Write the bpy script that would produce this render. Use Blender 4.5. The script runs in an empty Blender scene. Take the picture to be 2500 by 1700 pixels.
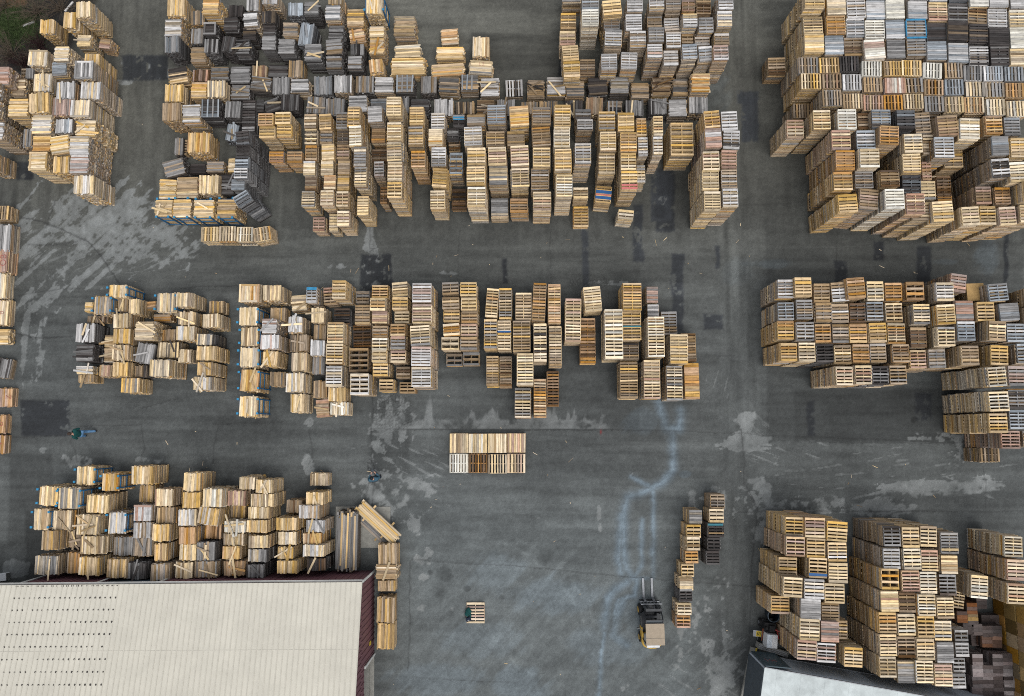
import bpy, bmesh, math, random
import numpy as np
from mathutils import Matrix, Vector, Euler

random.seed(7)
sc = bpy.context.scene
COL = sc.collection

# ------------------------------------------------------------------ camera
H, F = 43.0, 1900.0            # camera height in metres, focal length in photo pixels (2500 px wide)
CX, CY, NX, NY = 1250.0, 850.0, 1300.0, 1050.0   # picture centre, point straight below the camera
_d = Vector(((NX - CX) / F, -(NY - CY) / F, -1)).normalized()
_up = -_d
_xw = (Vector((1, 0, 0)) - _up * _up.x).normalized()
_yw = _up.cross(_xw)
ROT = Matrix((_xw, _yw, _up))
cam = bpy.data.objects.new('camera', bpy.data.cameras.new('camera'))
COL.objects.link(cam)
cam.matrix_world = Matrix.Translation((0, 0, H)) @ ROT.to_4x4()
cam.data.sensor_width = 36
cam.data.lens = F / 2500 * 36
cam.data.clip_end = 2000
sc.camera = cam

# ------------------------------------------------------------------ light
SUN_EL, SUN_AZ = math.radians(68), math.radians(150)
w = bpy.data.worlds.new('World'); sc.world = w; w.use_nodes = True
nt = w.node_tree
bg = nt.nodes['Background']
sky = nt.nodes.new('ShaderNodeTexSky'); sky.sky_type = 'NISHITA'; sky.sun_disc = False
sky.sun_elevation = SUN_EL; sky.sun_rotation = SUN_AZ
sky.air_density = 1.0; sky.dust_density = 2.0; sky.ozone_density = 1.0
hs = nt.nodes.new('ShaderNodeHueSaturation'); hs.inputs['Saturation'].default_value = 0.22   # cloud cover
nt.links.new(sky.outputs[0], hs.inputs['Color']); nt.links.new(hs.outputs[0], bg.inputs[0])
bg.inputs[1].default_value = 0.15
sun = bpy.data.objects.new('sun', bpy.data.lights.new('sun', 'SUN')); COL.objects.link(sun)
sun.data.energy = 1.1; sun.data.angle = math.radians(40); sun.data.color = (1, .97, .93)
sun.rotation_euler = (math.pi / 2 - SUN_EL, 0, math.pi - SUN_AZ)
sc.view_settings.view_transform = 'Standard'; sc.view_settings.look = 'None'
sc.view_settings.exposure = 0.33; sc.view_settings.gamma = 1.0
sc.cycles.pixel_filter_type = 'BLACKMAN_HARRIS'; sc.cycles.filter_width = 1.0; sc.cycles.use_denoising = False
sc.cycles.max_bounces = 5; sc.cycles.diffuse_bounces = 1


def at(u, v, z=0.0):
    """world point at height z seen at photo pixel (u, v)"""
    r = ROT @ Vector(((u - CX) / F, -(v - CY) / F, -1))
    k = (z - H) / r.z
    return Vector((r.x * k, r.y * k, z))


# ------------------------------------------------------------------ helpers
def lin(c):
    return tuple(((x / 255) / 12.92 if x / 255 < .04045 else ((x / 255 + .055) / 1.055) ** 2.4) for x in c)


def tag(o, label=None, cat=None, group=None, kind=None):
    if label: o['label'] = label
    if cat: o['category'] = cat
    if group: o['group'] = group
    if kind: o['kind'] = kind
    return o


def empty(name, loc=(0, 0, 0), rz=0):
    o = bpy.data.objects.new(name, None); COL.objects.link(o)
    o.location = loc; o.rotation_euler = (0, 0, rz); o.empty_display_size = .2
    return o


class MB:
    """collects boxes and tubes into one mesh"""
    def __init__(s): s.v = []; s.f = []
    def box(s, x0, x1, y0, y1, z0, z1, m=None):
        b = len(s.v)
        p = [Vector((x, y, z)) for z in (z0, z1) for y in (y0, y1) for x in (x0, x1)]
        if m is not None: p = [m @ q for q in p]
        s.v += [tuple(q) for q in p]
        s.f += [tuple(b + i for i in q) for q in ((0, 2, 3, 1), (4, 5, 7, 6), (0, 1, 5, 4), (2, 6, 7, 3), (0, 4, 6, 2), (1, 3, 7, 5))]
        return s
    def bar(s, a, b, wd, th):
        a, b = Vector(a), Vector(b); d = b - a; L = d.length
        q = d.to_track_quat('X', 'Z').to_matrix().to_4x4()
        return s.box(0, L, -wd / 2, wd / 2, -th / 2, th / 2, Matrix.Translation(a) @ q)
    def tube(s, a, b, r, n=10, r2=None):
        a, b = Vector(a), Vector(b); r2 = r if r2 is None else r2
        q = (b - a).to_track_quat('Z', 'Y').to_matrix(); i0 = len(s.v)
        for c, rr in ((a, r), (b, r2)):
            for i in range(n):
                t = 2 * math.pi * i / n
                s.v.append(tuple(c + q @ Vector((rr * math.cos(t), rr * math.sin(t), 0))))
        for i in range(n):
            j = (i + 1) % n
            s.f.append((i0 + i, i0 + j, i0 + n + j, i0 + n + i))
        s.f.append(tuple(i0 + n - 1 - i for i in range(n))); s.f.append(tuple(i0 + n + i for i in range(n)))
        return s
    def poly(s, pts, z0, z1):
        i0, n = len(s.v), len(pts)
        s.v += [(x, y, z0) for x, y in pts] + [(x, y, z1) for x, y in pts]
        for i in range(n):
            j = (i + 1) % n
            s.f.append((i0 + i, i0 + j, i0 + n + j, i0 + n + i))
        s.f.append(tuple(i0 + n - 1 - i for i in range(n))); s.f.append(tuple(i0 + n + i for i in range(n)))
        return s
    def mesh(s, name, mat=None):
        me = bpy.data.meshes.new(name); me.from_pydata(s.v, [], s.f); me.update()
        if mat: me.materials.append(mat)
        return me
    def build(s, name, mat, parent=None, bevel=0):
        o = bpy.data.objects.new(name, s.mesh(name, mat)); COL.objects.link(o)
        if parent: o.parent = parent
        if bevel:
            b = o.modifiers.new('edge', 'BEVEL'); b.width = bevel; b.segments = 2; b.limit_method = 'ANGLE'
        return o


def put(name, me, parent=None, loc=(0, 0, 0), rot=(0, 0, 0), scale=(1, 1, 1)):
    o = bpy.data.objects.new(name, me); COL.objects.link(o)
    o.parent = parent; o.location = loc; o.rotation_euler = rot; o.scale = scale
    return o


# ------------------------------------------------------------------ materials
def N(t, kind, **kw):
    n = t.nodes.new(kind)
    for k, v in kw.items(): setattr(n, k, v)
    return n


def plain(name, rgb, rough=.7, metal=0, noise=.15, scale=6, spec=.3):
    m = bpy.data.materials.new(name); m.use_nodes = True; t = m.node_tree; L = t.links
    b = t.nodes['Principled BSDF']; b.inputs['Roughness'].default_value = rough; b.inputs['Metallic'].default_value = metal
    b.inputs['Specular IOR Level'].default_value = spec
    tc = N(t, 'ShaderNodeTexCoord'); no = N(t, 'ShaderNodeTexNoise'); no.inputs['Scale'].default_value = scale; no.inputs['Detail'].default_value = 6
    no.inputs['Roughness'].default_value = .7
    L.new(tc.outputs['Object'], no.inputs['Vector'])
    mr = N(t, 'ShaderNodeMapRange'); mr.inputs[1].default_value = .3; mr.inputs[2].default_value = .7
    mr.inputs[3].default_value = 1 - noise; mr.inputs[4].default_value = 1 + noise
    L.new(no.outputs[0], mr.inputs[0])
    mx = N(t, 'ShaderNodeVectorMath', operation='SCALE'); mx.inputs[0].default_value = rgb
    L.new(mr.outputs[0], mx.inputs['Scale']); L.new(mx.outputs[0], b.inputs['Base Color'])
    return m


def wood_material():
    """one timber material: object colour and second tone chosen per piece, mixed board by board, with grain, knots and grime"""
    m = bpy.data.materials.new('timber'); m.use_nodes = True; t = m.node_tree; L = t.links
    b = t.nodes['Principled BSDF']; b.inputs['Roughness'].default_value = .85; b.inputs['Specular IOR Level'].default_value = .15
    oi = N(t, 'ShaderNodeObjectInfo'); ge = N(t, 'ShaderNodeNewGeometry'); tc = N(t, 'ShaderNodeTexCoord')
    at2 = N(t, 'ShaderNodeAttribute', attribute_type='OBJECT', attribute_name='tone')
    def math_(op, a, c=None):
        n = N(t, 'ShaderNodeMath', operation=op)
        for i, x in enumerate((a, c)):
            if x is None: continue
            if isinstance(x, (int, float)): n.inputs[i].default_value = x
            else: L.new(x, n.inputs[i])
        return n.outputs[0]
    seed = math_('ADD', math_('MULTIPLY', ge.outputs['Random Per Island'], 91.7), math_('MULTIPLY', oi.outputs['Random'], 517.3))
    wn = N(t, 'ShaderNodeTexWhiteNoise', noise_dimensions='1D'); L.new(seed, wn.inputs['W'])
    sep = N(t, 'ShaderNodeSeparateColor'); L.new(wn.outputs['Color'], sep.inputs[0])
    # board by board: first or second tone
    st = N(t, 'ShaderNodeMapRange'); st.interpolation_type = 'SMOOTHSTEP'; st.inputs[1].default_value = .45; st.inputs[2].default_value = .95
    L.new(sep.outputs[0], st.inputs[0])
    mix = N(t, 'ShaderNodeMix', data_type='RGBA'); L.new(st.outputs[0], mix.inputs['Factor'])
    L.new(oi.outputs['Color'], mix.inputs[6]); L.new(at2.outputs['Color'], mix.inputs[7])
    # grain along local x
    mp = N(t, 'ShaderNodeMapping'); mp.inputs['Scale'].default_value = (2.2, 26, 10); L.new(tc.outputs['Object'], mp.inputs['Vector'])
    cb = N(t, 'ShaderNodeCombineXYZ'); L.new(math_('MULTIPLY', seed, 3.1), cb.inputs[0]); L.new(seed, cb.inputs[1]); L.new(cb.outputs[0], mp.inputs['Location'])
    g = N(t, 'ShaderNodeTexNoise'); g.inputs['Scale'].default_value = 1.0; g.inputs['Detail'].default_value = 4; g.inputs['Roughness'].default_value = .6
    L.new(mp.outputs[0], g.inputs['Vector'])
    gr = N(t, 'ShaderNodeMapRange'); gr.inputs[1].default_value = .28; gr.inputs[2].default_value = .72; gr.inputs[3].default_value = .70; gr.inputs[4].default_value = 1.28
    L.new(g.outputs[0], gr.inputs[0])
    # blotches: damp and dirt with their own outline
    d = N(t, 'ShaderNodeTexNoise'); d.inputs['Scale'].default_value = 3.3; d.inputs['Detail'].default_value = 5
    mp2 = N(t, 'ShaderNodeMapping'); L.new(tc.outputs['Object'], mp2.inputs['Vector']); L.new(cb.outputs[0], mp2.inputs['Location']); L.new(mp2.outputs[0], d.inputs['Vector'])
    dr = N(t, 'ShaderNodeMapRange'); dr.inputs[1].default_value = .30; dr.inputs[2].default_value = .48; dr.inputs[3].default_value = .72; dr.inputs[4].default_value = 1.0
    L.new(d.outputs[0], dr.inputs[0])
    br = N(t, 'ShaderNodeMapRange'); br.inputs[3].default_value = .62; br.inputs[4].default_value = 1.36; L.new(sep.outputs[1], br.inputs[0])
    val = math_('MULTIPLY', math_('MULTIPLY', gr.outputs[0], dr.outputs[0]), br.outputs[0])
    hsv = N(t, 'ShaderNodeHueSaturation'); L.new(mix.outputs[2], hsv.inputs['Color']); L.new(val, hsv.inputs['Value'])
    sr = N(t, 'ShaderNodeMapRange'); sr.inputs[3].default_value = .72; sr.inputs[4].default_value = 1.2; L.new(sep.outputs[2], sr.inputs[0]); L.new(sr.outputs[0], hsv.inputs['Saturation'])
    L.new(hsv.outputs[0], b.inputs['Base Color'])
    return m


TIMBER = wood_material()
ALB = .80          # photo colour to albedo
TINT = {k: tuple(x * ALB for x in lin(v)) for k, v in dict(
    y=(222, 186, 128), p=(232, 208, 168), t=(172, 148, 118), o=(202, 156, 104), g=(146, 144, 142), w=(206, 203, 200),
    k=(74, 69, 67), b=(160, 167, 173), r=(190, 156, 138), W=(232, 227, 213), s=(112, 86, 62)).items()}
NAMES = dict(y='honey yellow', p='pale pine', t='tan', o='orange-brown', g='grey', w='whitish', k='dark', b='blue-grey', r='reddish', W='clean cream', s='dark brown')
BLUE = plain('blue_paint', (.03, .12, .24), .6, noise=.3)
BLUE2 = plain('bright_blue_paint', (.03, .2, .36), .6, noise=.3)
NAVY = plain('navy_paint', (.02, .09, .24), .6)
TEAL = plain('teal_paint', (.03, .16, .2), .6)
PINK = plain('red_paint', (.5, .15, .14), .7)
REDSPRAY = plain('red_spray_paint', (.36, .09, .08), .8)
PLY = plain('plywood', (.42, .27, .11), .8, noise=.3, scale=2)

# ------------------------------------------------------------------ pallet and board meshes (boards run along local x, unit footprint)
PH, LH = .125, .092
_lib = {}


def pallet_mesh(n, gap, var):
    key = ('p', n, gap, var)
    if key in _lib: return _lib[key]
    R = random.Random(hash((n, int(gap * 100), var)) & 0xffff)
    m = MB()
    for x in (-.482, 0, .482):                                   # stringers
        m.box(x - .017, x + .017, -.495, .495, .019, PH - .018)
    ws = [R.uniform(.8, 1.2) for _ in range(n)]
    if gap > .2: ws[0] *= 1.15; ws[-1] *= 1.15
    tot = sum(ws); g = gap / max(n - 1, 1); y = -.5
    for i, wd in enumerate(ws):
        bw = wd / tot * (1 - gap)
        a = R.gauss(0, .006)
        mt = Matrix.Translation((R.gauss(0, .004), y + bw / 2, 0)) @ Matrix.Rotation(a if 0 < i < n - 1 else a * .4, 4, 'Z')
        m.box(-.5 + R.uniform(0, .012), .5 - R.uniform(0, .012), -bw / 2, bw / 2, PH - .018 + R.uniform(0, .002), PH + R.uniform(0, .004), mt)
        if i in (0, n - 1) or (n > 3 and i % 3 == 1):            # bottom boards
            m.box(-.498, .498, -bw * .47, bw * .47, 0, .0185, mt)
        y += bw + g
    _lib[key] = m.mesh('pallet', TIMBER)
    return _lib[key]


def layer_mesh(n, var, ragged=.022, top=False):
    key = ('l', n, var, ragged, top)
    if key in _lib: return _lib[key]
    R = random.Random(hash((n, var, 99, top)) & 0xffff)
    m = MB()
    for s in range(2):
        z0 = s * LH / 2
        ws = [R.uniform(.7, 1.35) for _ in range(n)]; tot = sum(ws); y = -.5
        for i, wd in enumerate(ws):
            bw = wd / tot
            if not (s == 1 and top and R.random() < .06):
                mt = Matrix.Translation((R.gauss(0, ragged), y + bw / 2, 0)) @ Matrix.Rotation(R.gauss(0, .018 if top and s else .006), 4, 'Z')
                hl = .5 - abs(R.gauss(0, ragged))
                lift = R.uniform(0, .012) if s else 0
                m.box(-hl, hl, -bw * .475, bw * .475, z0 + lift, z0 + LH / 2 - .003 + lift, mt)
            y += bw
    _lib[key] = m.mesh('board_layer', TIMBER)
    return _lib[key]


def board_mesh(var):
    key = ('b', var)
    if key not in _lib:
        R = random.Random(var)
        _lib[key] = MB().box(-.5, .5, -.5, .5, 0, .022).mesh('loose_board', TIMBER)
    return _lib[key]


def paint(o, c1, c2, R, jit=.16):
    k = R.uniform(1 - jit, 1 + jit)
    o.color = tuple(min(1, x * k) for x in c1) + (1,)
    o['tone'] = tuple(min(1, x * k) for x in c2)


# ------------------------------------------------------------------ the yard's stacks, measured on the photograph:
# each block: origin and zoom of the measured crop, then one line per stack: x0 y0 x1 y1 (top face), height in m, kind, tints, angle, extras
# kind: o open slats E-W, v open slats N-S, c closed deck E-W, q closed deck N-S, k boards N-S, h boards E-W, e few wide slats
DATA = [
(0, 0, 5.267, """
975 15 1160 225 2.4 k py 3
815 150 975 355 2.2 k yp
515 250 700 435 1.4 k y
985 455 1165 600 1.5 h pt 0 m
1280 490 1420 615 1.0 h tr -8
365 645 610 850 2.2 k pw 0 f
690 595 885 780 2.5 h pw
660 800 855 975 2.2 h bg 3
1080 690 1270 880 2.0 k y
960 785 1200 1015 2.6 k gw 0 F
430 950 660 1185 2.2 k pw 0 m
715 1050 955 1270 2.4 k wg 0 m
1035 1050 1285 1280 2.4 k wp
-120 855 115 1080 2.2 h rw
160 1010 330 1250 1.3 h tp 0 m
-230 1070 5 1290 2.3 h tw
-230 1310 5 1530 2.3 h tw
105 1270 365 1500 2.2 h yp
370 1195 620 1450 2.6 k yp 5
670 1260 905 1490 2.3 k rg
905 1275 1150 1510 2.6 k pw 0 f
330 870 430 1010 0.9 k g
275 885 335 1000 0.6 o t
"""),
(0, 250, 5.267, """
405 160 660 400 2.4 h pw
715 215 930 400 2.2 k wb
970 230 1225 450 2.4 h py 0 m
410 430 645 635 2.2 h yo
645 420 890 645 2.5 h py 9
890 430 1145 675 2.5 h wp
375 640 610 880 2.3 h py 0 F
680 690 890 915 2.2 k yt
895 675 1135 910 2.4 h wr
945 940 1200 1180 2.3 k pw
295 345 415 580 1.3 k gt
-180 250 45 480 2.4 h wt
-190 640 -60 860 1.8 k t
-120 1330 115 1510 0.9 v ty
"""),
(350, 0, 5.267, """
300 -40 530 205 1.8 k yp
760 -20 970 190 2.1 h yo
610 130 770 320 1.1 k tg 4
275 250 490 465 1.6 h wp
270 460 455 680 1.6 k gb 2
615 365 770 570 1.2 k gt
775 290 935 450 1.5 h kg 0 F
1095 65 1280 225 1.0 k k
1030 230 1215 400 1.5 h kg
1285 145 1465 330 1.7 h wg 3
1325 -40 1480 130 1.8 k wg
1530 -100 1720 50 1.8 k wt
1530 140 1700 295 1.6 k kt
1535 305 1700 460 1.3 h kg
1275 355 1450 520 1.2 h kt
1010 470 1180 660 1.6 k kg -8
1180 510 1360 690 1.6 h gk 0 m
1520 460 1700 640 1.6 h gw
1735 500 1950 690 1.5 h gw
1795 290 1990 470 1.7 h tg
785 500 960 680 1.6 k gk
605 610 805 800 1.3 h tp
325 865 570 1065 1.2 h yk 9
635 895 855 1050 0.8 k sr
865 860 1095 1040 0.9 h gt 0 m
1115 860 1365 1065 1.0 h gw
1400 840 1590 1000 0.8 k tr 0 m
1600 830 1850 990 0.8 h kg -3
1865 770 2050 1000 1.0 k tg
1385 990 1650 1170 1.0 h gt -6 m
1665 990 1875 1220 0.9 k gw
1890 1020 2130 1190 1.0 h wg
275 1085 510 1320 1.5 k yp
610 1060 820 1270 1.2 h yo
820 1030 1050 1255 1.5 k pg
1120 1090 1370 1280 1.0 h gt 0 m
240 1320 470 1555 1.8 k to
500 1345 735 1570 1.7 h wp
740 1280 985 1510 1.6 h kb 0 S
1050 1295 1250 1520 1.3 k gk -3
1270 1285 1440 1700 1.0 o kg
1450 1275 1550 1440 0.8 h kg
1560 1270 1760 1440 0.8 h kg 20 m
1765 1210 2005 1435 1.0 k kg
"""),
(350, 250, 5.267, """
565 385 850 650 1.5 k yo
400 450 505 680 0.8 k gt
500 480 570 680 0.5 o t
1060 270 1215 500 0.9 k bk -8 m
1190 370 1365 540 3.4 o kb 6
1190 545 1360 680 3.4 o kg
1180 690 1350 840 3.4 o bk 0 D
1160 845 1335 975 3.4 o wb 0 D
1130 985 1305 1120 2.8 c gb 0 D
1165 1160 1370 1305 3.3 o bk 32 D
260 735 520 945 1.1 h gt 16
600 790 810 910 0.6 h k
810 760 1035 900 0.9 h tg
1090 720 1180 900 0.8 h py
195 990 430 1240 1.4 h yp 0 m
430 960 710 1225 1.4 h tp
715 930 970 1180 1.7 k pt
985 930 1170 1180 1.3 h kg 0 m
145 1255 375 1470 1.6 h yp 0 Rm
375 1245 615 1475 1.6 h yp 0 R
640 1255 910 1480 1.6 h yp 0 Rm
945 1245 1195 1480 1.6 h yt 0 R
1470 135 1670 295 2.1 o yo
1690 120 1890 275 2.1 o yp
1490 310 1695 460 2.1 o yp
1705 285 1900 440 2.1 o y
1620 630 1810 770 1.8 o or
1840 630 2040 775 1.8 o ot
"""),
(700, 0, 5.267, """
10 35 205 205 1.8 k bg
220 20 410 190 1.6 h gw 0 m
490 70 690 255 1.8 h wb
530 330 730 490 1.6 h gk
495 500 710 690 1.7 h gt 5
500 720 705 885 1.7 h gt
530 -100 700 55 1.8 k tp
770 125 990 340 1.4 h yt
800 385 1000 550 1.3 h op 8 m
815 565 990 715 1.3 k gk 0 m
780 725 970 880 1.4 h gt
1015 -60 1235 175 1.9 k py 0 Rm
1060 340 1255 480 1.4 h py
1060 495 1250 690 1.5 h yo 0 m
1055 760 1235 935 1.5 k yo 6
1375 205 1650 460 1.3 h tp
1385 575 1720 735 0.8 h pW 2
1335 745 1780 960 1.1 h yp
165 290 340 590 1.6 k bg -8 m
225 570 445 775 1.7 h gk 0 m
350 980 580 1225 1.1 k gb 2
610 965 840 1195 1.1 k wg
885 975 1120 1195 1.1 k gt
1130 1000 1370 1190 1.1 h wg
1400 965 1635 1190 1.1 h gt 0 S
1720 980 1925 1205 1.0 k gt
1960 990 2220 1190 1.1 h tg -4
255 1240 490 1460 1.0 k gt -3 m
495 1260 740 1490 1.0 k gt
790 1230 1030 1440 0.9 h wg
1070 1275 1280 1450 0.9 h gb
1590 1275 1830 1500 1.0 h kg
1890 1265 2140 1490 1.0 k wk
1480 1240 1570 1460 0.9 k gk
"""),
(700, 250, 5.267, """
225 150 385 335 1.8 o tp
225 340 385 540 1.9 e pk
235 550 390 740 1.8 o to
215 750 370 940 1.9 c pw
230 935 385 1125 1.7 c ts
190 1140 360 1340 2.0 o pg
330 1465 485 1650 1.4 o rp
425 155 580 355 2.0 o yt 3
430 360 590 535 1.9 o tg
440 535 605 740 2.1 c yp 2
435 745 595 940 1.9 c pt
467 935 625 1120 1.9 c po
430 1135 600 1330 2.2 o pr
535 1440 650 1650 1.5 o pg
640 125 785 345 1.8 o gt
645 370 795 535 1.8 o tk
640 540 800 735 1.8 o tr
655 735 810 930 1.9 c ty
645 940 800 1135 1.9 c yt
635 1140 790 1340 2.2 o po
650 1395 810 1590 2.2 o pr
785 45 940 310 3.0 o yt
798 310 960 565 3.0 o pW 3
850 565 1010 820 2.9 o gp
865 820 1025 1070 2.9 o pg
905 1210 1055 1455 2.4 o py
1038 55 1230 255 2.2 c wg 3
1090 335 1270 520 1.5 c ot
1090 600 1300 760 1.4 o st
1115 765 1245 960 1.8 o wr 2
1200 1080 1290 1300 1.6 o so
1280 -70 1470 175 3.1 o py
1295 255 1480 495 3.2 o py
1305 510 1495 755 3.2 o pt 2
1290 770 1485 1010 3.4 o pr
1290 1020 1480 1225 3.7 o yp
1575 60 1760 300 2.4 o yp
1560 310 1750 550 2.6 o yg
1590 620 1775 835 3.0 o ot
1855 130 2035 340 2.2 o wp
1815 340 2000 570 2.4 c po
1845 575 2035 815 2.5 o wg
1880 845 2070 1085 2.6 o y -4
1845 1130 2035 1370 2.4 o pt
"""),
(1050, 0, 5.267, """
140 370 365 575 0.5 h po 4
75 605 445 770 0.8 h yp
10 820 440 980 1.0 h po 3
540 470 760 735 1.2 k po
502 775 800 955 1.3 h pg -4
395 960 620 1165 1.1 h tg 0 S
645 1000 890 1235 1.1 h wt 0 m
970 1030 1190 1250 0.5 v wk 2
1250 1035 1470 1260 0.7 h tk 0 m
1495 990 1745 1205 1.0 h wt 0 m
1750 1050 1985 1260 0.9 h tg
330 1305 570 1470 0.9 k tk
600 1285 830 1480 0.8 h ts 0 m
860 1280 1090 1480 0.8 k gt 0 m
1175 1310 1390 1480 0.8 k tg
1400 1295 1640 1480 0.9 k tg
1730 1290 1960 1480 0.8 k kg 0 m
2000 1250 2220 1475 1.0 k tr -3
1705 -130 1945 20 1.6 c tg
1680 165 1885 380 1.5 o yt
1665 400 1870 590 1.6 o pr
1705 580 1912 780 2.0 o yp 3
1712 790 1928 995 2.0 o yp 2
"""),
(1050, 250, 5.267, """
290 155 440 310 1.8 o kg
475 155 710 300 2.1 c gt
735 30 970 265 2.6 o bg
1018 45 1262 300 2.6 c yo 4
1305 60 1545 300 2.6 o tg
1600 25 1810 305 3.0 o yp
1870 85 2075 210 2.2 o gk
1885 215 2090 345 2.1 o wk
215 325 365 480 1.6 o kg
237 490 385 640 1.2 o st 3
240 655 410 935 2.0 e bk
275 1110 465 1380 0.5 e sk
437 310 670 555 2.6 o wp 2
725 370 960 570 2.3 o ty
985 370 1215 565 1.8 o ty
1310 315 1550 565 2.6 o to 3
1590 310 1800 580 3.2 o pW
480 585 715 820 2.9 o py
752 570 985 810 2.8 o pr 2
1030 550 1265 815 2.8 o pr 2
1320 575 1550 825 2.8 o py
1600 590 1820 880 3.4 o yp
470 830 710 1080 3.2 o yp
760 820 1000 1065 2.6 c gp
1030 840 1260 1085 2.6 o pt 2
1305 845 1540 1120 2.4 o tw
475 1090 715 1340 3.4 o pW
775 1240 1000 1460 1.5 c gp
1035 1240 1265 1420 1.9 o ot
1320 1145 1555 1390 2.8 o pr
1615 925 1825 1215 3.7 o pW
1860 525 2070 785 3.3 o wp
1840 1095 2035 1240 1.6 o pt
1840 1335 2035 1600 0.6 o yo
"""),
(1400, 0, 5.267, """
110 120 330 325 2.8 o W
110 -30 335 115 2.8 o gb
85 765 285 960 1.2 o ts
370 10 615 200 2.8 o yp 5
390 240 600 380 2.2 o gt
412 380 630 590 2.6 o wg -3
360 690 570 890 2.4 o w
682 -20 890 150 2.6 o w
667 180 880 380 2.6 o w
717 395 930 610 2.4 o wt
610 675 825 885 2.2 o w -3
975 -30 1170 120 2.8 o wp
1190 -30 1385 130 2.8 o gt
1395 10 1565 150 2.5 o tr
1575 -60 1770 30 2.7 o t
1580 50 1765 190 2.5 o st -2
1850 -60 2050 115 3.0 o w
1850 140 2045 335 3.0 o wp
950 215 1145 350 2.3 o tg
965 355 1165 545 2.7 o gw
955 555 1155 730 2.9 o wr
1170 235 1365 400 2.4 o wt 2
1195 410 1385 610 2.7 o wt
1155 650 1345 840 2.6 o wt
1415 175 1605 340 3.0 o wp
1605 225 1800 415 2.8 o gw
1390 440 1540 560 2.1 o t
1555 435 1750 590 2.2 o tw
1405 570 1600 755 2.8 o bw 3
1600 595 1780 785 2.6 o wb 3
1815 430 2010 575 2.8 o tw
1810 580 2005 770 3.0 o wr
190 990 435 1210 1.1 h kt 3
470 985 715 1200 1.1 h gp
740 1065 980 1260 1.0 h tg
1010 995 1255 1215 1.1 h ts 0 m
1270 1020 1470 1235 1.0 h tg
1510 940 1755 1185 1.6 h op
435 1300 625 1470 0.9 h tk 0 S
670 1285 905 1490 1.0 k gk 0 m
970 1260 1205 1470 1.0 k gk 0 m
1225 1275 1465 1495 1.1 h wg
1485 1240 1730 1460 1.1 k wg
"""),
(1400, 250, 5.267, """
325 115 540 350 2.8 o yg
570 130 785 370 2.9 o yp
350 375 560 615 3.0 o py
600 385 815 635 3.2 o yo
325 650 540 910 2.7 o pt
610 645 815 870 3.3 o py
615 880 825 1120 3.3 o yp
285 1070 490 1290 1.9 o yt -6
578 1380 780 1500 1.9 o pW -6
808 195 938 430 2.6 o yo
830 450 955 690 2.7 o wp
820 800 930 1030 1.8 o pw
1020 170 1148 425 2.9 o po
1032 440 1155 670 3.2 o wp
1240 255 1545 690 2.4 e y
1680 105 1885 325 3.7 o yo 4
1897 110 2110 350 3.7 o w 2
1690 335 1905 590 3.6 c rw 2
1925 370 2140 610 3.6 o wk -3
1665 620 1880 865 3.7 o pr
1905 615 2105 845 3.6 o rp -2
1672 870 1890 1125 3.7 o p
1910 855 2115 1105 3.6 o tw
1675 1140 1890 1390 3.7 o p
1915 1110 2120 1350 3.7 o wp
"""),
(1850, 0, 5.266, """
600 -150 865 105 3.9 o py
590 215 840 435 3.3 o pt
605 440 860 685 3.3 c py
885 -50 1135 195 3.3 c p
885 200 1135 445 3.4 o op
1140 -20 1385 230 3.3 o wt
1390 10 1640 255 3.2 c wb
1650 5 1898 245 3.3 c W
1135 235 1370 480 3.3 o wb
1385 260 1640 500 3.4 o W
1645 255 1895 498 3.2 c bw
865 460 1110 705 3.2 c bw
1113 480 1360 715 3.2 o ts
1370 512 1645 760 3.5 c Wr 3
1650 505 1895 745 3.2 c gk
130 735 360 960 1.3 o ts
520 730 780 940 3.1 v tg
790 735 1045 940 3.2 v yt
1055 725 1310 930 3.2 v kg
1340 775 1600 975 3.3 v W -2
1615 780 1880 975 3.2 v yt
555 935 815 1145 3.1 v yp
825 945 1075 1150 3.1 v tr
1090 950 1335 1160 3.2 v wg
1360 990 1610 1190 3.1 v tg
1620 1000 1890 1200 3.2 q rW
830 1160 1085 1370 3.2 v gt
1090 1195 1350 1395 3.2 v tp
1355 1220 1610 1430 3.2 v rp -2
1620 1215 1870 1420 3.2 v ok
455 1340 700 1530 1.8 v ts
1140 -265 1385 -28 3.2 c w
1390 -240 1640 5 3.2 c wb
885 -300 1135 -55 3.2 c p
"""),
(1850, 280, 5.266, """
370 60 592 300 3.0 o pr
717 -60 945 190 3.7 o po
1030 -75 1275 185 4.0 o W
1280 -20 1430 190 3.2 o st
1470 -60 1720 190 3.7 o bk
955 200 1205 450 4.0 o rp
1005 460 1250 710 4.0 o o
975 730 1225 975 3.9 o yo
1035 1018 1285 1258 4.3 o y 3
1270 200 1520 440 3.7 o bw
1312 430 1567 680 4.2 o pW
1245 730 1485 950 3.6 o gt
1305 955 1550 1215 3.9 o tr -6
1570 138 1820 390 4.2 o ot -4
1575 710 1825 930 3.8 o ts
1640 945 1890 1205 4.5 o W
"""),
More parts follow.
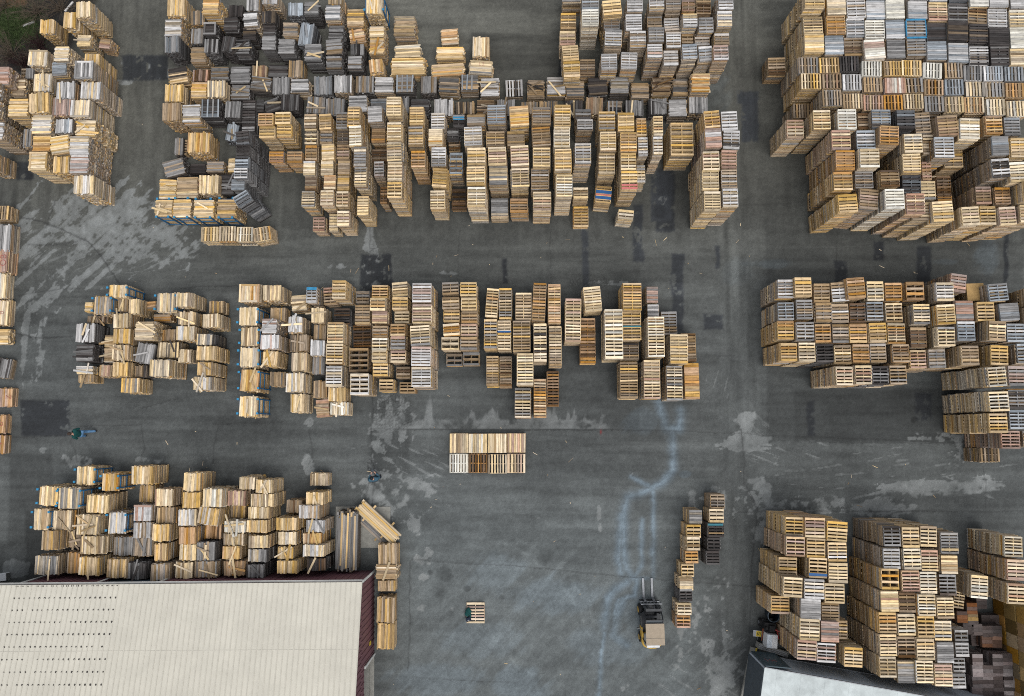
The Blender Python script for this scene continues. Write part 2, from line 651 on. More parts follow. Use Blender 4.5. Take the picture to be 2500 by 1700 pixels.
(2150, 0, 5.266, """
350 15 600 240 3.2 c wb -2
615 30 860 265 3.2 o pr -2
865 30 1115 250 3.2 o gk -2
1120 85 1370 305 3.2 o ts -5
1382 110 1632 348 3.3 o w -2
1660 125 1900 340 3.4 o pW
1140 -130 1385 82 3.4 c W
1400 -130 1650 95 3.4 c w
1660 -130 1900 108 3.3 c wg
330 248 585 482 3.3 o gb 0 B
590 292 840 528 3.2 c kb
865 268 1130 520 3.4 c kt -3
1140 308 1390 548 3.3 o kt -2
1398 352 1660 588 3.4 c k -2
1665 345 1910 622 3.3 c W
340 500 590 720 3.2 o gt
600 532 855 772 3.3 c bw
862 548 1120 802 3.3 c wb -2
1137 592 1385 832 3.3 o wk
1412 597 1655 838 3.3 o kg
1665 632 1910 838 3.3 c pt
620 -120 860 18 3.2 c w
870 -150 1135 30 3.2 o kb
360 -240 600 8 3.2 c w
272 780 530 985 3.2 v yp -2
547 795 797 1000 3.2 v W -4
825 800 1055 1000 3.2 v tg
1065 835 1310 1035 3.2 v gw -2
1322 850 1580 1045 3.2 v wb
1590 860 1840 1050 3.2 v gb
300 1000 550 1200 3.1 v tg 2
570 1020 820 1220 3.2 v to -2
830 1015 1070 1225 3.2 v bg
1090 1050 1340 1245 3.1 v pg
1347 1060 1600 1260 3.1 v gy
1612 1070 1860 1265 3.2 v ot
292 1210 550 1410 3.1 v pt
560 1230 810 1440 3.1 v gt
822 1240 1075 1450 3.1 v pt
1087 1260 1345 1470 3.1 v po
1357 1265 1600 1480 3.1 v pW
1622 1300 1860 1510 3.2 v pW
"""),
(2150, 280, 5.266, """
210 -60 450 185 3.8 o kb
452 -20 655 245 3.4 o tg 3
737 0 1005 260 3.8 o tr 3
1025 45 1280 318 3.9 o pW -2
1352 10 1570 255 3.6 o oy
1590 35 1800 270 3.5 o gb
300 245 540 490 4.0 o pW
545 255 685 515 3.3 o tp
690 285 950 550 3.8 o wb
285 500 525 750 4.0 o py
530 605 655 845 3.0 o or
275 775 520 1000 3.7 o kb
520 858 715 1105 3.3 o pg
330 1015 575 1280 4.2 o rp
400 1130 650 1360 3.6 o tp
665 1112 935 1378 4.0 o py 2
720 790 905 1030 2.6 o st
727 1030 920 1110 2.4 o os
815 430 1065 690 2.4 o ty
1432 275 1650 520 4.0 c gb
1668 300 1900 550 4.0 o yp
1432 560 1665 800 4.0 o wk 3
1662 610 1900 870 4.0 o pW 3
1225 920 1430 1150 3.4 o tr
1470 938 1675 1160 3.3 o os
1042 1182 1270 1430 3.7 o pr 3
1280 1170 1490 1410 3.6 o yp
1522 1185 1745 1420 3.7 o pr 3
1790 1165 2020 1390 3.7 o pr
1850 850 2080 1100 4.2 o pt
1920 300 2150 540 4.0 o tp
1920 600 2150 860 4.0 o tp
"""),
(0, 490, 2.43, """
-75 140 61 302 0.9 k wg
-85 283 46 428 0.9 k ro
-95 430 37 580 0.7 k pW
-95 590 50 740 0.6 k pr
-80 760 52 852 0.6 h yp
-70 935 62 1052 0.5 k gk -8
-60 1110 75 1222 0.5 k or
-95 1270 35 1382 0.5 k or
-95 1390 32 1502 0.5 k or
"""),
(150, 670, 4.647, """
540 120 740 270 1.9 k py 0 R
370 240 560 450 2.0 k yg 0 R
265 320 360 430 0.9 h yp
640 265 760 430 1.4 k tg 0 m
760 280 880 452 1.7 k py
980 305 1080 410 0.8 h to 5
1080 210 1295 430 1.8 k pg 0 R
1295 205 1480 365 2.0 k pt
1675 300 1830 440 1.0 k ty
585 440 750 605 1.9 k pt 0 m
1040 450 1240 530 0.8 h ot
825 530 1050 745 2.0 h pt 0 m
1325 420 1510 575 1.7 k pt 0 m
1595 450 1800 605 1.6 k pt
585 610 780 790 1.9 k yt
155 560 370 770 1.6 k wk 0 mD
160 795 365 990 1.6 h kg 0 mD
480 690 590 830 1.0 h tp 0 m
480 840 590 1000 1.0 h tp 0 m
1300 585 1510 745 1.8 k pw
1150 625 1300 760 1.1 k to
570 800 760 975 2.0 k tp 0 m
850 780 1050 1015 1.6 k gw -9 m
1085 765 1330 950 1.4 k pk 0 m
1325 845 1470 1000 1.2 k pt
1530 670 1710 800 2.0 k gp
1530 810 1740 975 2.1 k yp
580 990 750 1160 1.9 k yp
830 1030 970 1170 1.2 k kt
430 1030 575 1165 1.0 k tr
165 1040 355 1130 1.2 h pw 0 m
185 1140 370 1230 1.0 k ty 0 m
995 965 1225 1160 2.2 k pg
1535 1000 1715 1150 2.1 k yt 0 m
1490 1155 1690 1310 2.2 k pw 0 m
680 1175 880 1345 1.6 k yg
295 470 500 545 0.8 k ts 0 m
"""),
(560, 670, 4.389, """
105 105 325 300 1.9 k po 0 F
355 115 550 280 2.0 k pt
655 225 830 390 1.3 h pt 5 m
825 140 935 305 2.0 o wb
1000 135 1140 320 1.4 o tr 4
1100 65 1252 265 2.4 o yp
1355 180 1500 310 1.2 o gt
1525 105 1700 245 1.8 o yo
105 345 300 550 1.9 k pt 0 R
440 355 600 500 1.2 k ty
345 475 505 635 2.0 h wr 0 m
630 455 780 630 1.9 k wp 0 m
880 355 1020 525 1.7 k pt 0 m
1120 365 1295 540 1.2 o ks
1340 330 1505 540 1.4 o tp
1513 250 1680 388 1.9 o po
125 565 310 770 1.9 k pt 0 R
330 645 530 805 2.1 k wr
650 645 850 830 1.8 k tk 0 m
905 535 1035 700 1.4 k tg
1043 515 1220 740 2.1 o po
1325 540 1520 780 0.8 o sk 2
110 785 310 1000 1.9 k pw 0 R
355 820 515 985 1.9 k yp -4 m
865 705 1020 875 1.7 k wb
660 835 830 1045 1.9 k pt
890 880 1020 1070 1.4 k gt
1032 742 1215 965 2.1 o py
1280 785 1490 1045 1.2 e ts
115 1015 310 1255 1.9 k yo -3 Rm
430 1040 600 1200 0.9 k tg
600 1055 790 1265 2.0 k pw
1030 975 1205 1200 2.1 o wp
1287 1062 1490 1290 2.4 e wp
105 1305 300 1525 1.9 k py 0 Rm
650 1280 800 1480 1.8 k py 0 m
900 1140 1050 1330 1.2 k ts
1060 1210 1250 1360 1.3 k yp 0 m
925 1340 1070 1530 0.9 h tr 4 m
1080 1370 1280 1510 1.1 k pW 0 m
"""),
(900, 670, 4.389, """
245 85 418 238 1.8 o pt 5
250 250 420 385 1.8 o yp
30 390 195 525 1.7 c rp
275 395 440 525 1.5 o py
35 540 200 670 1.9 o tg
236 530 400 660 1.8 o yo
30 680 200 815 1.9 o pW
30 820 195 950 1.9 o py
235 665 395 805 1.9 o gr
235 810 400 945 1.9 o pr
42 955 210 1095 1.8 o yp
295 990 450 1115 1.2 o ts
110 1125 265 1260 1.4 o tp
330 1155 500 1275 1.0 o ts
465 95 675 310 3.0 o wr
465 325 680 535 3.1 o pr
447 545 660 760 3.2 o pg 4
455 770 670 985 3.1 o wr
450 985 665 1205 3.1 o wp
790 80 970 215 1.6 o tg 2
977 80 1155 230 1.8 o py
785 240 970 370 1.8 o ty 2
990 245 1165 385 1.9 o yp
800 380 975 510 1.8 o ty
990 395 1165 520 1.9 o to
795 525 972 655 1.9 o po 4
985 530 1160 660 1.9 o rp
780 670 970 810 1.8 e pW
980 670 1165 810 1.9 o tg
832 850 1005 985 0.6 e gt
1012 840 1190 980 0.7 e gt
1258 140 1390 460 1.9 o po -4
1395 140 1535 485 1.9 o yg
1235 475 1375 800 2.0 o yg
1380 490 1525 815 2.0 o py
1262 875 1395 1210 1.3 o ty
1400 875 1530 1210 1.3 o ts
1570 195 1745 490 2.0 o tp
1547 495 1735 830 2.2 o ty
1587 845 1765 1190 2.4 o pW
1567 1210 1740 1540 1.4 o gp
1758 85 1900 505 2.1 o to -3
1767 520 1908 945 2.2 o pk
1770 1110 1905 1540 1.6 o op
"""),
(1320, 670, 2.489, """
45 55 122 298 2.2 o op
52 310 128 560 2.1 o tp
42 585 116 805 1.2 o so
150 145 248 412 2.1 o pr -1
262 74 368 225 2.0 o p 5
240 262 335 545 1.2 o os
388 208 500 515 2.4 o pW
496 55 612 225 2.2 o yo
496 228 612 405 2.1 o yt
640 72 713 172 1.4 c gr
655 182 725 262 1.6 c gw
735 227 832 372 1.2 o gt
650 255 755 505 2.6 o pW
853 355 948 530 1.2 o ts
787 362 897 542 2.4 o py
482 420 598 520 1.7 o tk
485 527 595 755 1.8 o ty
628 517 730 755 2.3 o pr
770 550 870 765 2.2 o pg
872 535 965 762 1.3 c oy
"""),
(1840, 650, 2.892, """
170 95 285 228 3.1 o wg
293 82 415 220 3.4 o y
425 122 542 258 3.1 o ty
547 112 670 248 3.1 o wt 3
660 80 790 230 3.4 o ot 4
800 105 920 242 3.2 o pW
925 118 1045 245 2.9 o os
172 255 290 382 3.1 o bg
302 235 420 375 3.2 o gt
428 265 545 400 3.1 o tg
550 265 672 400 3.1 o tw
680 258 795 395 3.1 o sg
797 252 915 388 3.1 o gb
930 258 1050 395 3.1 o tp
172 390 290 525 3.1 o yo
302 388 428 525 3.3 o wk
435 408 552 540 3.2 o ot
560 408 682 540 3.1 o tg
685 405 808 540 3.2 o oy
812 402 935 542 3.2 o yt
945 405 1070 550 3.2 o po
187 540 305 672 3.1 o yo
318 540 438 678 3.2 o pt
445 552 568 685 3.1 o kg
572 555 692 690 3.2 o tp
698 552 820 682 3.1 o ot
822 548 940 682 3.1 o tw
980 555 1100 685 3.2 o ts
578 705 700 840 3.6 o pr
715 700 835 835 3.5 o pr
840 705 955 838 3.5 o kg
965 700 1085 835 3.5 o tg
"""),
(2150, 650, 2.891, """
180 108 308 240 2.8 e ot
390 110 515 245 3.2 o wp
490 52 602 182 3.0 o rg -8
606 122 730 245 2.6 o yt 2 P
760 124 900 248 3.4 o bg 4
228 268 348 410 3.2 o pg
397 270 530 413 3.5 o py 3
530 240 658 380 3.4 c rg
680 250 805 388 3.4 o y
842 260 982 388 3.5 c gb 4
215 435 330 575 3.0 o st
402 425 525 565 3.5 o pg
545 390 672 528 3.6 o bw
765 384 888 526 3.9 o tp -4
892 402 1020 535 3.6 o bw
205 590 322 722 3.1 o yr
340 590 462 722 3.2 o gt
572 562 695 705 3.7 o tp
772 557 900 698 3.8 o y -2
955 548 1080 690 3.6 o bg
755 707 888 846 4.4 o pW 3
900 700 1020 840 4.2 o gr
1030 150 1155 280 3.9 o t
1030 288 1155 410 3.9 o t
"""),
(2200, 880, 3.32, """
715 250 880 415 4.4 o pW 2
710 427 860 590 4.3 o yp
870 232 1030 390 4.2 o gk
875 400 1030 560 4.2 o bw
812 570 965 718 3.4 o rg
640 712 795 828 1.6 v tk
985 570 1100 700 3.0 o tg
"""),
(60, 1110, 2.8, """
355 80 480 208 1.7 k py 0 R
530 125 640 250 1.8 k yo 0 R
100 215 230 352 2.1 k py 0 R
232 225 380 372 2.2 k pg 0 R
730 80 870 205 2.0 k yp
785 210 880 328 1.2 k ty
890 235 1010 358 1.9 k pr
420 270 570 400 2.0 k py
62 370 165 518 2.1 k pt 0 R
185 380 320 520 1.8 k pt 0 m
355 410 510 550 2.1 k pt 0 m
572 390 690 540 1.9 k wp 0 R
745 345 865 460 2.0 k wr 0 f
745 462 865 575 2.0 k wt
870 478 985 597 2.2 k yp
900 360 1020 472 1.8 k ty
118 518 230 655 2.1 k ty
305 530 385 640 1.4 k ts 0 m
382 555 540 682 2.2 k pt 0 m
610 560 740 692 1.6 k gt
742 570 870 698 1.8 k tg 0 m
888 610 970 730 2.0 k yo
68 690 228 826 2.0 k gp 0 m
290 665 375 815 1.7 k ot
368 700 510 830 2.2 k yp 0 m
560 715 695 848 2.2 k yt
697 735 835 855 2.0 k gk 0 m
860 745 985 865 2.2 k tw
1030 735 1150 850 2.1 k pt 0 m
"""),
(440, 1110, 2.354, """
18 105 115 210 2.0 k py 0 m
130 195 240 305 2.3 k pW
12 215 115 310 2.1 k yt
-12 315 95 412 2.1 k wp
-8 415 95 515 2.1 k ot
-8 515 90 612 2.1 k py
102 302 220 406 2.2 k yw -7
270 205 375 295 1.7 k rp
140 400 235 485 1.4 k os
290 290 375 365 1.2 k ty
340 128 430 200 1.8 k pt
432 145 530 225 2.0 k py 0 m
405 225 540 302 2.0 k pt
388 302 510 372 2.0 k py
380 377 500 450 2.2 k yp
250 380 375 450 2.1 k pW 0 m
248 455 365 525 2.0 k pt 0 m
242 528 340 603 2.2 k yo 0 m
250 610 370 697 2.1 k ot 0 m
95 500 200 612 2.0 k gt 0 m
80 612 210 708 2.1 k tg 0 m
390 465 505 540 2.2 k pt
388 545 495 620 2.2 k gp
380 630 480 710 2.1 k gk 0 m
552 362 670 438 2.2 k yp
562 445 665 520 2.1 k pw
560 530 650 600 2.0 k yp 0 m
553 608 670 685 2.2 k yp
608 260 700 335 1.5 k ts
720 215 820 290 1.9 k yp 0 m
680 292 800 370 2.1 k wt
745 105 850 180 0.9 k pt
720 375 830 445 2.0 k wg 0 m
705 450 810 515 2.0 k oy 0 m
705 518 830 588 2.2 k pw
725 595 835 668 1.9 k ks 0 m
"""),
(1530, 1170, 2.083, """
318 158 384 228 1.8 c gp
306 230 380 297 1.7 o y
300 298 370 368 1.8 o pt
298 370 365 432 1.6 o oy
280 432 345 498 1.5 o yp
270 500 340 562 1.7 c pt
268 564 335 626 1.7 o kg
257 628 330 690 1.5 o pW
250 692 322 757 1.4 o or
425 77 498 150 1.5 o tg
420 152 495 222 1.6 o pt
412 224 492 295 1.6 o kt
410 298 478 365 1.5 o kg
405 367 473 440 1.6 o kg
"""),
(1830, 1240, 2.8, """
245 65 370 195 3.4 o yp -2
380 68 520 205 3.6 o rp -2
525 92 668 230 3.6 o yp -4
255 200 385 335 3.9 o rp -2
388 208 520 345 3.6 o y -2
535 238 668 372 3.6 o yw
200 338 328 470 3.2 o yt -2
405 345 532 485 3.7 o y -3
542 380 675 518 3.6 o pt -2
232 475 366 615 4.2 o py -3
378 485 517 622 3.7 o wp -2
518 515 655 655 3.6 o pt -2
148 605 275 730 2.8 o yr -2
355 618 495 765 3.7 c wg -3
488 650 615 775 3.4 o tw -2
"""),
(1810, 1460, 3.734, """
530 188 715 385 3.8 o pW -3
722 215 890 410 3.7 c rg -2
830 200 970 372 3.2 o ty -2
507 385 690 568 3.8 o rp -4
690 405 862 588 3.7 o wr -3
"""),
(2060, 1240, 3.734, """
370 165 530 355 3.8 o gk
535 170 692 360 3.8 o yp
697 172 856 362 3.8 o pt -2
882 228 1045 425 3.7 o gp
882 430 1040 600 3.4 c tp
362 365 520 555 3.8 o wg
542 375 702 570 3.8 o pW
708 387 865 583 3.7 o pr
345 555 508 752 3.9 e yo
530 572 692 770 3.8 o rp
698 587 855 785 3.8 o pW
868 612 1030 805 3.4 o gs
335 757 500 950 3.9 c pr
505 772 660 960 3.7 o ts
675 787 838 990 3.9 o pW
845 812 1005 1010 3.7 o pt
"""),
(2060, 1460, 3.734, """
5 452 178 635 3.6 o yp -3
320 132 485 328 3.9 o yo
492 150 652 348 3.9 o pW
672 167 832 365 3.9 o y
835 207 992 392 3.8 o pw
325 337 485 538 3.9 o pr
495 352 655 550 3.8 o ts
662 367 828 565 3.9 o py
838 400 998 595 3.7 c gw
330 542 488 738 3.9 o pt
495 572 652 775 3.7 c gp
660 570 818 780 3.9 o pW
825 602 992 808 3.8 o pr
1010 287 1135 390 3.0 o gw
1015 414 1140 545 3.0 o wg
992 552 1105 685 2.7 o gw
995 692 1122 828 2.9 o wg
"""),
(2300, 1380, 2.8, """
202 68 322 228 3.2 o pW -5
82 155 155 300 1.4 o pt -9
"""),
(1875, 1134, 2.792, """
1617 495 1742 640 3.4 o pW -2
1634 652 1762 795 3.6 o rp -2
1634 810 1762 955 3.6 o pr -2
"""),
(0, 0, 1.0, """
1097 1058 1143 1106 0.5 q pt
1144 1058 1190 1106 0.5 q pW
1191 1058 1237 1106 0.5 q pt
1238 1058 1283 1106 0.5 q pr
1097 1108 1143 1156 0.26 v W
1144 1108 1190 1156 0.26 v so
1191 1108 1237 1156 0.26 v pt
1238 1108 1283 1156 0.26 v pr
1137 1470 1183 1522 0.13 o pr
491 553 533 590 1.1 v py
534 553 576 590 1.1 v pt
577 553 617 590 1.1 v pW
619 553 662 588 1.2 v po 10
"""),
(625, 1134, 2.792, """
540 320 690 725 1.1 k gy 0 L
832 540 958 690 1.0 k ty 0 L
818 685 960 785 1.1 h tp 0 m
826 790 948 866 0.8 k ty
822 902 944 1085 0.9 k ty 0 L
826 1080 944 1258 0.9 k yt 0 L
"""),
]

BLOCKS = [  # name used in labels, x0, x1, y0, y1 on the photo
    ('corner block by the bushes', -100, 330, -100, 515), ('left edge row', -100, 62, 515, 1120),
    ('grey wood block at top', 330, 860, -100, 232), 
    ('top honey timber group', 860, 1245, -100, 185), ('whitened top block', 1245, 1800, -100, 182),
    ('long grey board rows', 690, 1740, 182, 286), ('rack side pallet row', 480, 690, 545, 600), ('blue rack wood block', 330, 690, 232, 600), ('long front pallet block', 690, 1800, 286, 600),
    ('upper right block', 1800, 2700, -100, 600), ('left bundle island', 100, 575, 640, 1020),
    ('middle left block', 575, 1125, 640, 1040), ('middle pallet columns', 1125, 1760, 640, 1040),
    ('right middle block', 1800, 2700, 600, 1160), ('bundles behind the shed', -100, 800, 1100, 1420),
    ('shed corner timber', 800, 1000, 1180, 1600), ('low centre pallets', 1090, 1290, 1050, 1160), ('lone ground spot', 1130, 1190, 1460, 1530),
    ('forklift aisle columns', 1600, 1790, 1180, 1560), ('lower right block', 1800, 2700, 1200, 1750)]
ORD = ('first second third fourth fifth sixth seventh eighth ninth tenth eleventh twelfth thirteenth fourteenth fifteenth sixteenth seventeenth '
       'eighteenth nineteenth twentieth twenty-first twenty-second twenty-third twenty-fourth twenty-fifth twenty-sixth twenty-seventh twenty-eighth twenty-ninth thirtieth').split()

STACKS = []
for ox, oy, s, txt in DATA:
    for ln in txt.strip().splitlines():
        q = ln.split()
        x0, y0, x1, y1 = (float(v) for v in q[:4])
        STACKS.append(dict(u=ox + (x0 + x1) / 2 / s, v=oy + (y0 + y1) / 2 / s, du=(x1 - x0) / s, dv=(y1 - y0) / s, h=float(q[4]), kind=q[5], tint=q[6],
                           ang=float(q[7]) if len(q) > 7 else 0.0, fl=q[8] if len(q) > 8 else ''))
# label words: block, row from the top, place from the left
for nm, x0, x1, y0, y1 in BLOCKS:
    mem = [s for s in STACKS if 'blk' not in s and x0 <= s['u'] < x1 and y0 <= s['v'] < y1]
    mem.sort(key=lambda s: s['v'])
    rows = []
    for s in mem:
        if rows and s['v'] - rows[-1][0]['v'] < 26 and len(rows[-1]) < 30: rows[-1].append(s)
        else: rows.append([s])
    for i, r in enumerate(rows):
        r.sort(key=lambda s: s['u'])
        for j, s in enumerate(r):
            s['blk'] = nm; s['row'] = ORD[min(i, 29)]; s['nth'] = ORD[min(j, 29)]; s['solo'] = len(r) == 1


def place_text(s):
    if s['blk'] == 'lone ground spot': return 'lying alone on open asphalt under a jacket'
    if s['solo']: return f"alone in {s['row']} row of {s['blk']}"
    return f"{s['nth']} from left, {s['row']} row of {s['blk']}"


LOOSE = []


def build_stack(i, s):
    R = random.Random(1000 + i)
    z = s['h']; kind = s['kind']; ang = math.radians(s['ang'])
    c = at(s['u'], s['v'], z)
    w_ = (at(s['u'] + s['du'] / 2, s['v'], z) - at(s['u'] - s['du'] / 2, s['v'], z)).length * .985
    d_ = (at(s['u'], s['v'] + s['dv'] / 2, z) - at(s['u'], s['v'] - s['dv'] / 2, z)).length * .985
    turned = kind in 'vqk'
    L, D = (d_, w_) if turned else (w_, d_)                      # along the boards, across the boards
    rz = ang + (math.pi / 2 if turned else 0)
    old = s['kind'] in 'kh' and 330 < s['u'] < 1750 and s['v'] < 300 and s['tint'][0] in 'gtwk'
    c1 = TINT[s['tint'][0]]; c2 = TINT[s['tint'][-1]] if len(s['tint']) > 1 else tuple(x * .9 for x in c1)
    if old: c1 = tuple(x * .95 for x in c1); c2 = tuple(x * .5 for x in c2)
    grey = s['tint'][0] in 'gwkb'
    pallets = kind in 'ovcqe'
    tw = NAMES[s['tint'][0]]
    if pallets:
        n = max(1, round(z / PH)); hh = z / n
        if n == 1: name, what, cat = 'wooden_pallet', 'slatted wooden pallet', 'pallet'
        else:
            closed = kind in 'cq'
            name = ('weathered_' if grey else '') + ('closed_deck_pallet_stack' if closed else 'slatted_pallet_stack')
            what = ('closed-deck' if closed else 'slatted') + ' pallet stack'; cat = 'pallet stack'
    else:
        n = max(1, round(z / LH)); hh = z / n
        if 'L' in s['fl']: name, what, cat = 'lumber_bundle', 'long lumber bundle', 'lumber bundle'
        else: name, what, cat = ('weathered_board_stack' if grey else 'board_stack'), 'board stack', 'board stack'
    root = empty(name, (c.x, c.y, 0), rz)
    tag(root, f"{tw} {what}, {place_text(s)}", cat, ('pallet stacks' if pallets else 'board stacks') + ' in the ' + s['blk'])
    nb = max(3, min(14, round(D / (.155 if kind in 'ov' else .24 if kind == 'e' else .115))))
    dx = dy = 0
    gap0 = {'o': .43, 'v': .43, 'e': .56, 'c': .09, 'q': .09}.get(kind, 0) + (0 if kind in 'cq' else R.choice((-.1, -.04, 0, .05))); var0 = R.randrange(4); flip = R.random() < .5
    for k in range(n):
        top = k == n - 1
        if pallets:
            gap = gap0
            if not top and kind in 'cq' and R.random() < .5: gap = .3
            me = pallet_mesh(nb, round(gap, 2), var0 if R.random() < .85 else R.randrange(4))
            o = put('pallet', me, root, (dx + R.gauss(0, .013), dy + R.gauss(0, .013), k * hh), (0, 0, R.gauss(0, .006) + (math.pi if flip else 0)),
                    (L * R.uniform(.965, 1.0), D * R.uniform(.965, 1.0), hh / PH))
            if R.random() < .12: dx += R.gauss(0, .02); dy += R.gauss(0, .02)
            dx *= .9; dy *= .9
        else:
            nb2 = max(5, min(14, round(D / .095)))
            me = layer_mesh(nb2, R.randrange(8 if top else 6), .022 if 'L' not in s['fl'] else .03, top)
            o = put('board_layer', me, root, (R.gauss(0, .014), R.gauss(0, .012), k * hh), (0, 0, R.gauss(0, .008)), (L * R.uniform(.95, 1.0), D * R.uniform(.97, 1.0), hh / LH))
        if top: paint(o, c1, c2, R, .06)
        else:
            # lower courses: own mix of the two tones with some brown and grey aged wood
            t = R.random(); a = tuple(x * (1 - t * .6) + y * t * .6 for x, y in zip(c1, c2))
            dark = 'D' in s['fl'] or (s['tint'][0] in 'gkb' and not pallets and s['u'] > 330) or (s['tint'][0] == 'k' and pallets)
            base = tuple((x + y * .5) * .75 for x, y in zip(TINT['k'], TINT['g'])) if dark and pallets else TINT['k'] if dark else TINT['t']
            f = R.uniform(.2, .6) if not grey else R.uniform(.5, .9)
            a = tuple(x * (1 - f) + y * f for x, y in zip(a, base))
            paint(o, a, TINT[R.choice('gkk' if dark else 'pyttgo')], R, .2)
    fl = s['fl']
    ex = MB()
    if 'F' in fl or 'f' in fl:                                   # boards nailed across the top edges
        for sx in ((-1, 1) if 'F' in fl else (R.choice((-1, 1)),)):
            o = put('edge_board', board_mesh(0), root, (sx * (L / 2 - .05), 0, z + .004), (0, 0, math.pi / 2 + R.gauss(0, .02)), (D, .1, 1)); paint(o, TINT[s['tint'][-1]], c1, R)
        if 'F' in fl:
            for sy in (-1, 1):
                o = put('edge_board', board_mesh(0), root, (0, sy * (D / 2 - .05), z + .027), (0, 0, R.gauss(0, .01)), (L, .1, 1)); paint(o, TINT[s['tint'][-1]], c1, R)
    if 'S' in fl:                                                # separate strips lying across
        for q in range(4 if L > 1 else 3):
            o = put('strip_board', board_mesh(0), root, (-L / 2 + .08 + q * (L - .16) / 3, 0, z + .006), (0, 0, math.pi / 2 + R.gauss(0, .03)), (D, .075, 1.4)); paint(o, TINT['b'], TINT['g'], R)
    if 'B' in fl:
        for sy in (-1, 1):
            MB().box(-L / 2, L / 2, sy * D / 2 - .07, sy * D / 2 + .03, z + .003, z + .012).build('painted_board', BLUE2, root)
        for sx in (-1, 1): MB().box(sx * L / 2 - .02, sx * L / 2 + .02, -D / 2 + .08, D / 2 - .08, z - .1, z + .01).build('painted_stringer', BLUE2, root)
    if 'P' in fl:
        MB().box(-L / 2, L / 2, -D / 2, D / 2, z + .005, z + .025).build('plywood_sheet', PLY, root)
    if 'm' in fl:
        for q in range(R.choice((1, 1, 2, 2, 3, 4))):
            LOOSE.append((s, c, w_, d_, z + .035 + q * .026, c1 if R.random() < .5 else TINT['p'], c2, R.random()))
    s['root'] = root; s['c'] = c; s['w'] = w_; s['d'] = d_
    if 'R' in fl: build_rack(s, c, w_, d_, z)


def build_rack(s, c, w_, d_, z):
    """blue steel cradle: four posts, base rails and two end frames"""
    r = empty('metal_rack', (c.x, c.y, 0))
    tag(r, f"blue steel rack holding the board stack {place_text(s).replace('from left, ', 'in ')}", 'rack', 'blue steel racks')
    X, Y = w_ / 2 + .05, d_ / 2 + .04
    if s['kind'] == 'k': Y = d_ / 2 - .16
    else: X = w_ / 2 - .16
    for sx in (-1, 1):
        for sy in (-1, 1):
            p = MB().box(sx * X - .03, sx * X + .03, sy * Y - .03, sy * Y + .03, 0, z + .1).build('post', BLUE, r)
            MB().box(sx * X - .055, sx * X + .055, sy * Y - .055, sy * Y + .055, z + .1, z + .13).build('post_cap', BLUE2, p)
    for zz in (.12, z * .55, z * .9):
        if s['kind'] == 'k':
            for sx in (-1, 1): MB().box(sx * X - .02, sx * X + .02, -Y + .03, Y - .03, zz - .025, zz + .025).build('rail', BLUE, r)
        else:
            for sy in (-1, 1): MB().box(-X + .03, X - .03, sy * Y - .02, sy * Y + .02, zz - .025, zz + .025).build('rail', BLUE, r)


for i, s in enumerate(STACKS): build_stack(i, s)

# loose planks lying on the untidy stacks
for q, (s, c, w_, d_, z, c1, c2, rr) in enumerate(LOOSE):
    R = random.Random(q * 7 + 3)
    o = put('loose_board', board_mesh(0), None, (c.x + R.uniform(-.25, .25) * w_, c.y + R.uniform(-.25, .25) * d_, z), (R.gauss(0, .02), R.gauss(0, .02), (s['kind'] == 'k') * math.pi / 2 + R.choice((R.gauss(0, .35), R.gauss(0, .35), R.gauss(1.2, .5)))),
            (R.uniform(.6, 1.15), R.uniform(.07, .11), 1))
    paint(o, c1, c2, R)
    tag(o, f"loose plank lying askew on stack {place_text(s).replace('from left, ', 'in ')}", 'plank', f"loose planks on the stack {place_text(s)}")

# ------------------------------------------------------------------ ground: one sheet, worn asphalt with repairs, bare concrete, cracks and wash marks
def fbm(x, y, sc_, octs, seed, rough=.55):
    out = np.zeros_like(x); amp = 1.0; tot = 0
    for o in range(octs):
        rg = np.random.RandomState(seed + o * 17).rand(256, 256)
        fx = x * sc_ + seed * 1.37; fy = y * sc_ + seed * 2.11
        ix = np.floor(fx).astype(int); iy = np.floor(fy).astype(int); tx = fx - ix; ty = fy - iy
        tx = tx * tx * (3 - 2 * tx); ty = ty * ty * (3 - 2 * ty)
        a = rg[ix & 255, iy & 255]; b = rg[(ix + 1) & 255, iy & 255]; c = rg[ix & 255, (iy + 1) & 255]; d = rg[(ix + 1) & 255, (iy + 1) & 255]
        out += amp * ((a * (1 - tx) + b * tx) * (1 - ty) + (c * (1 - tx) + d * tx) * ty); tot += amp
        amp *= rough; sc_ *= 2.03
    return out / tot * 2 - 1


def sstep(a, b, x):
    t = np.clip((x - a) / (b - a), 0, 1); return t * t * (3 - 2 * t)


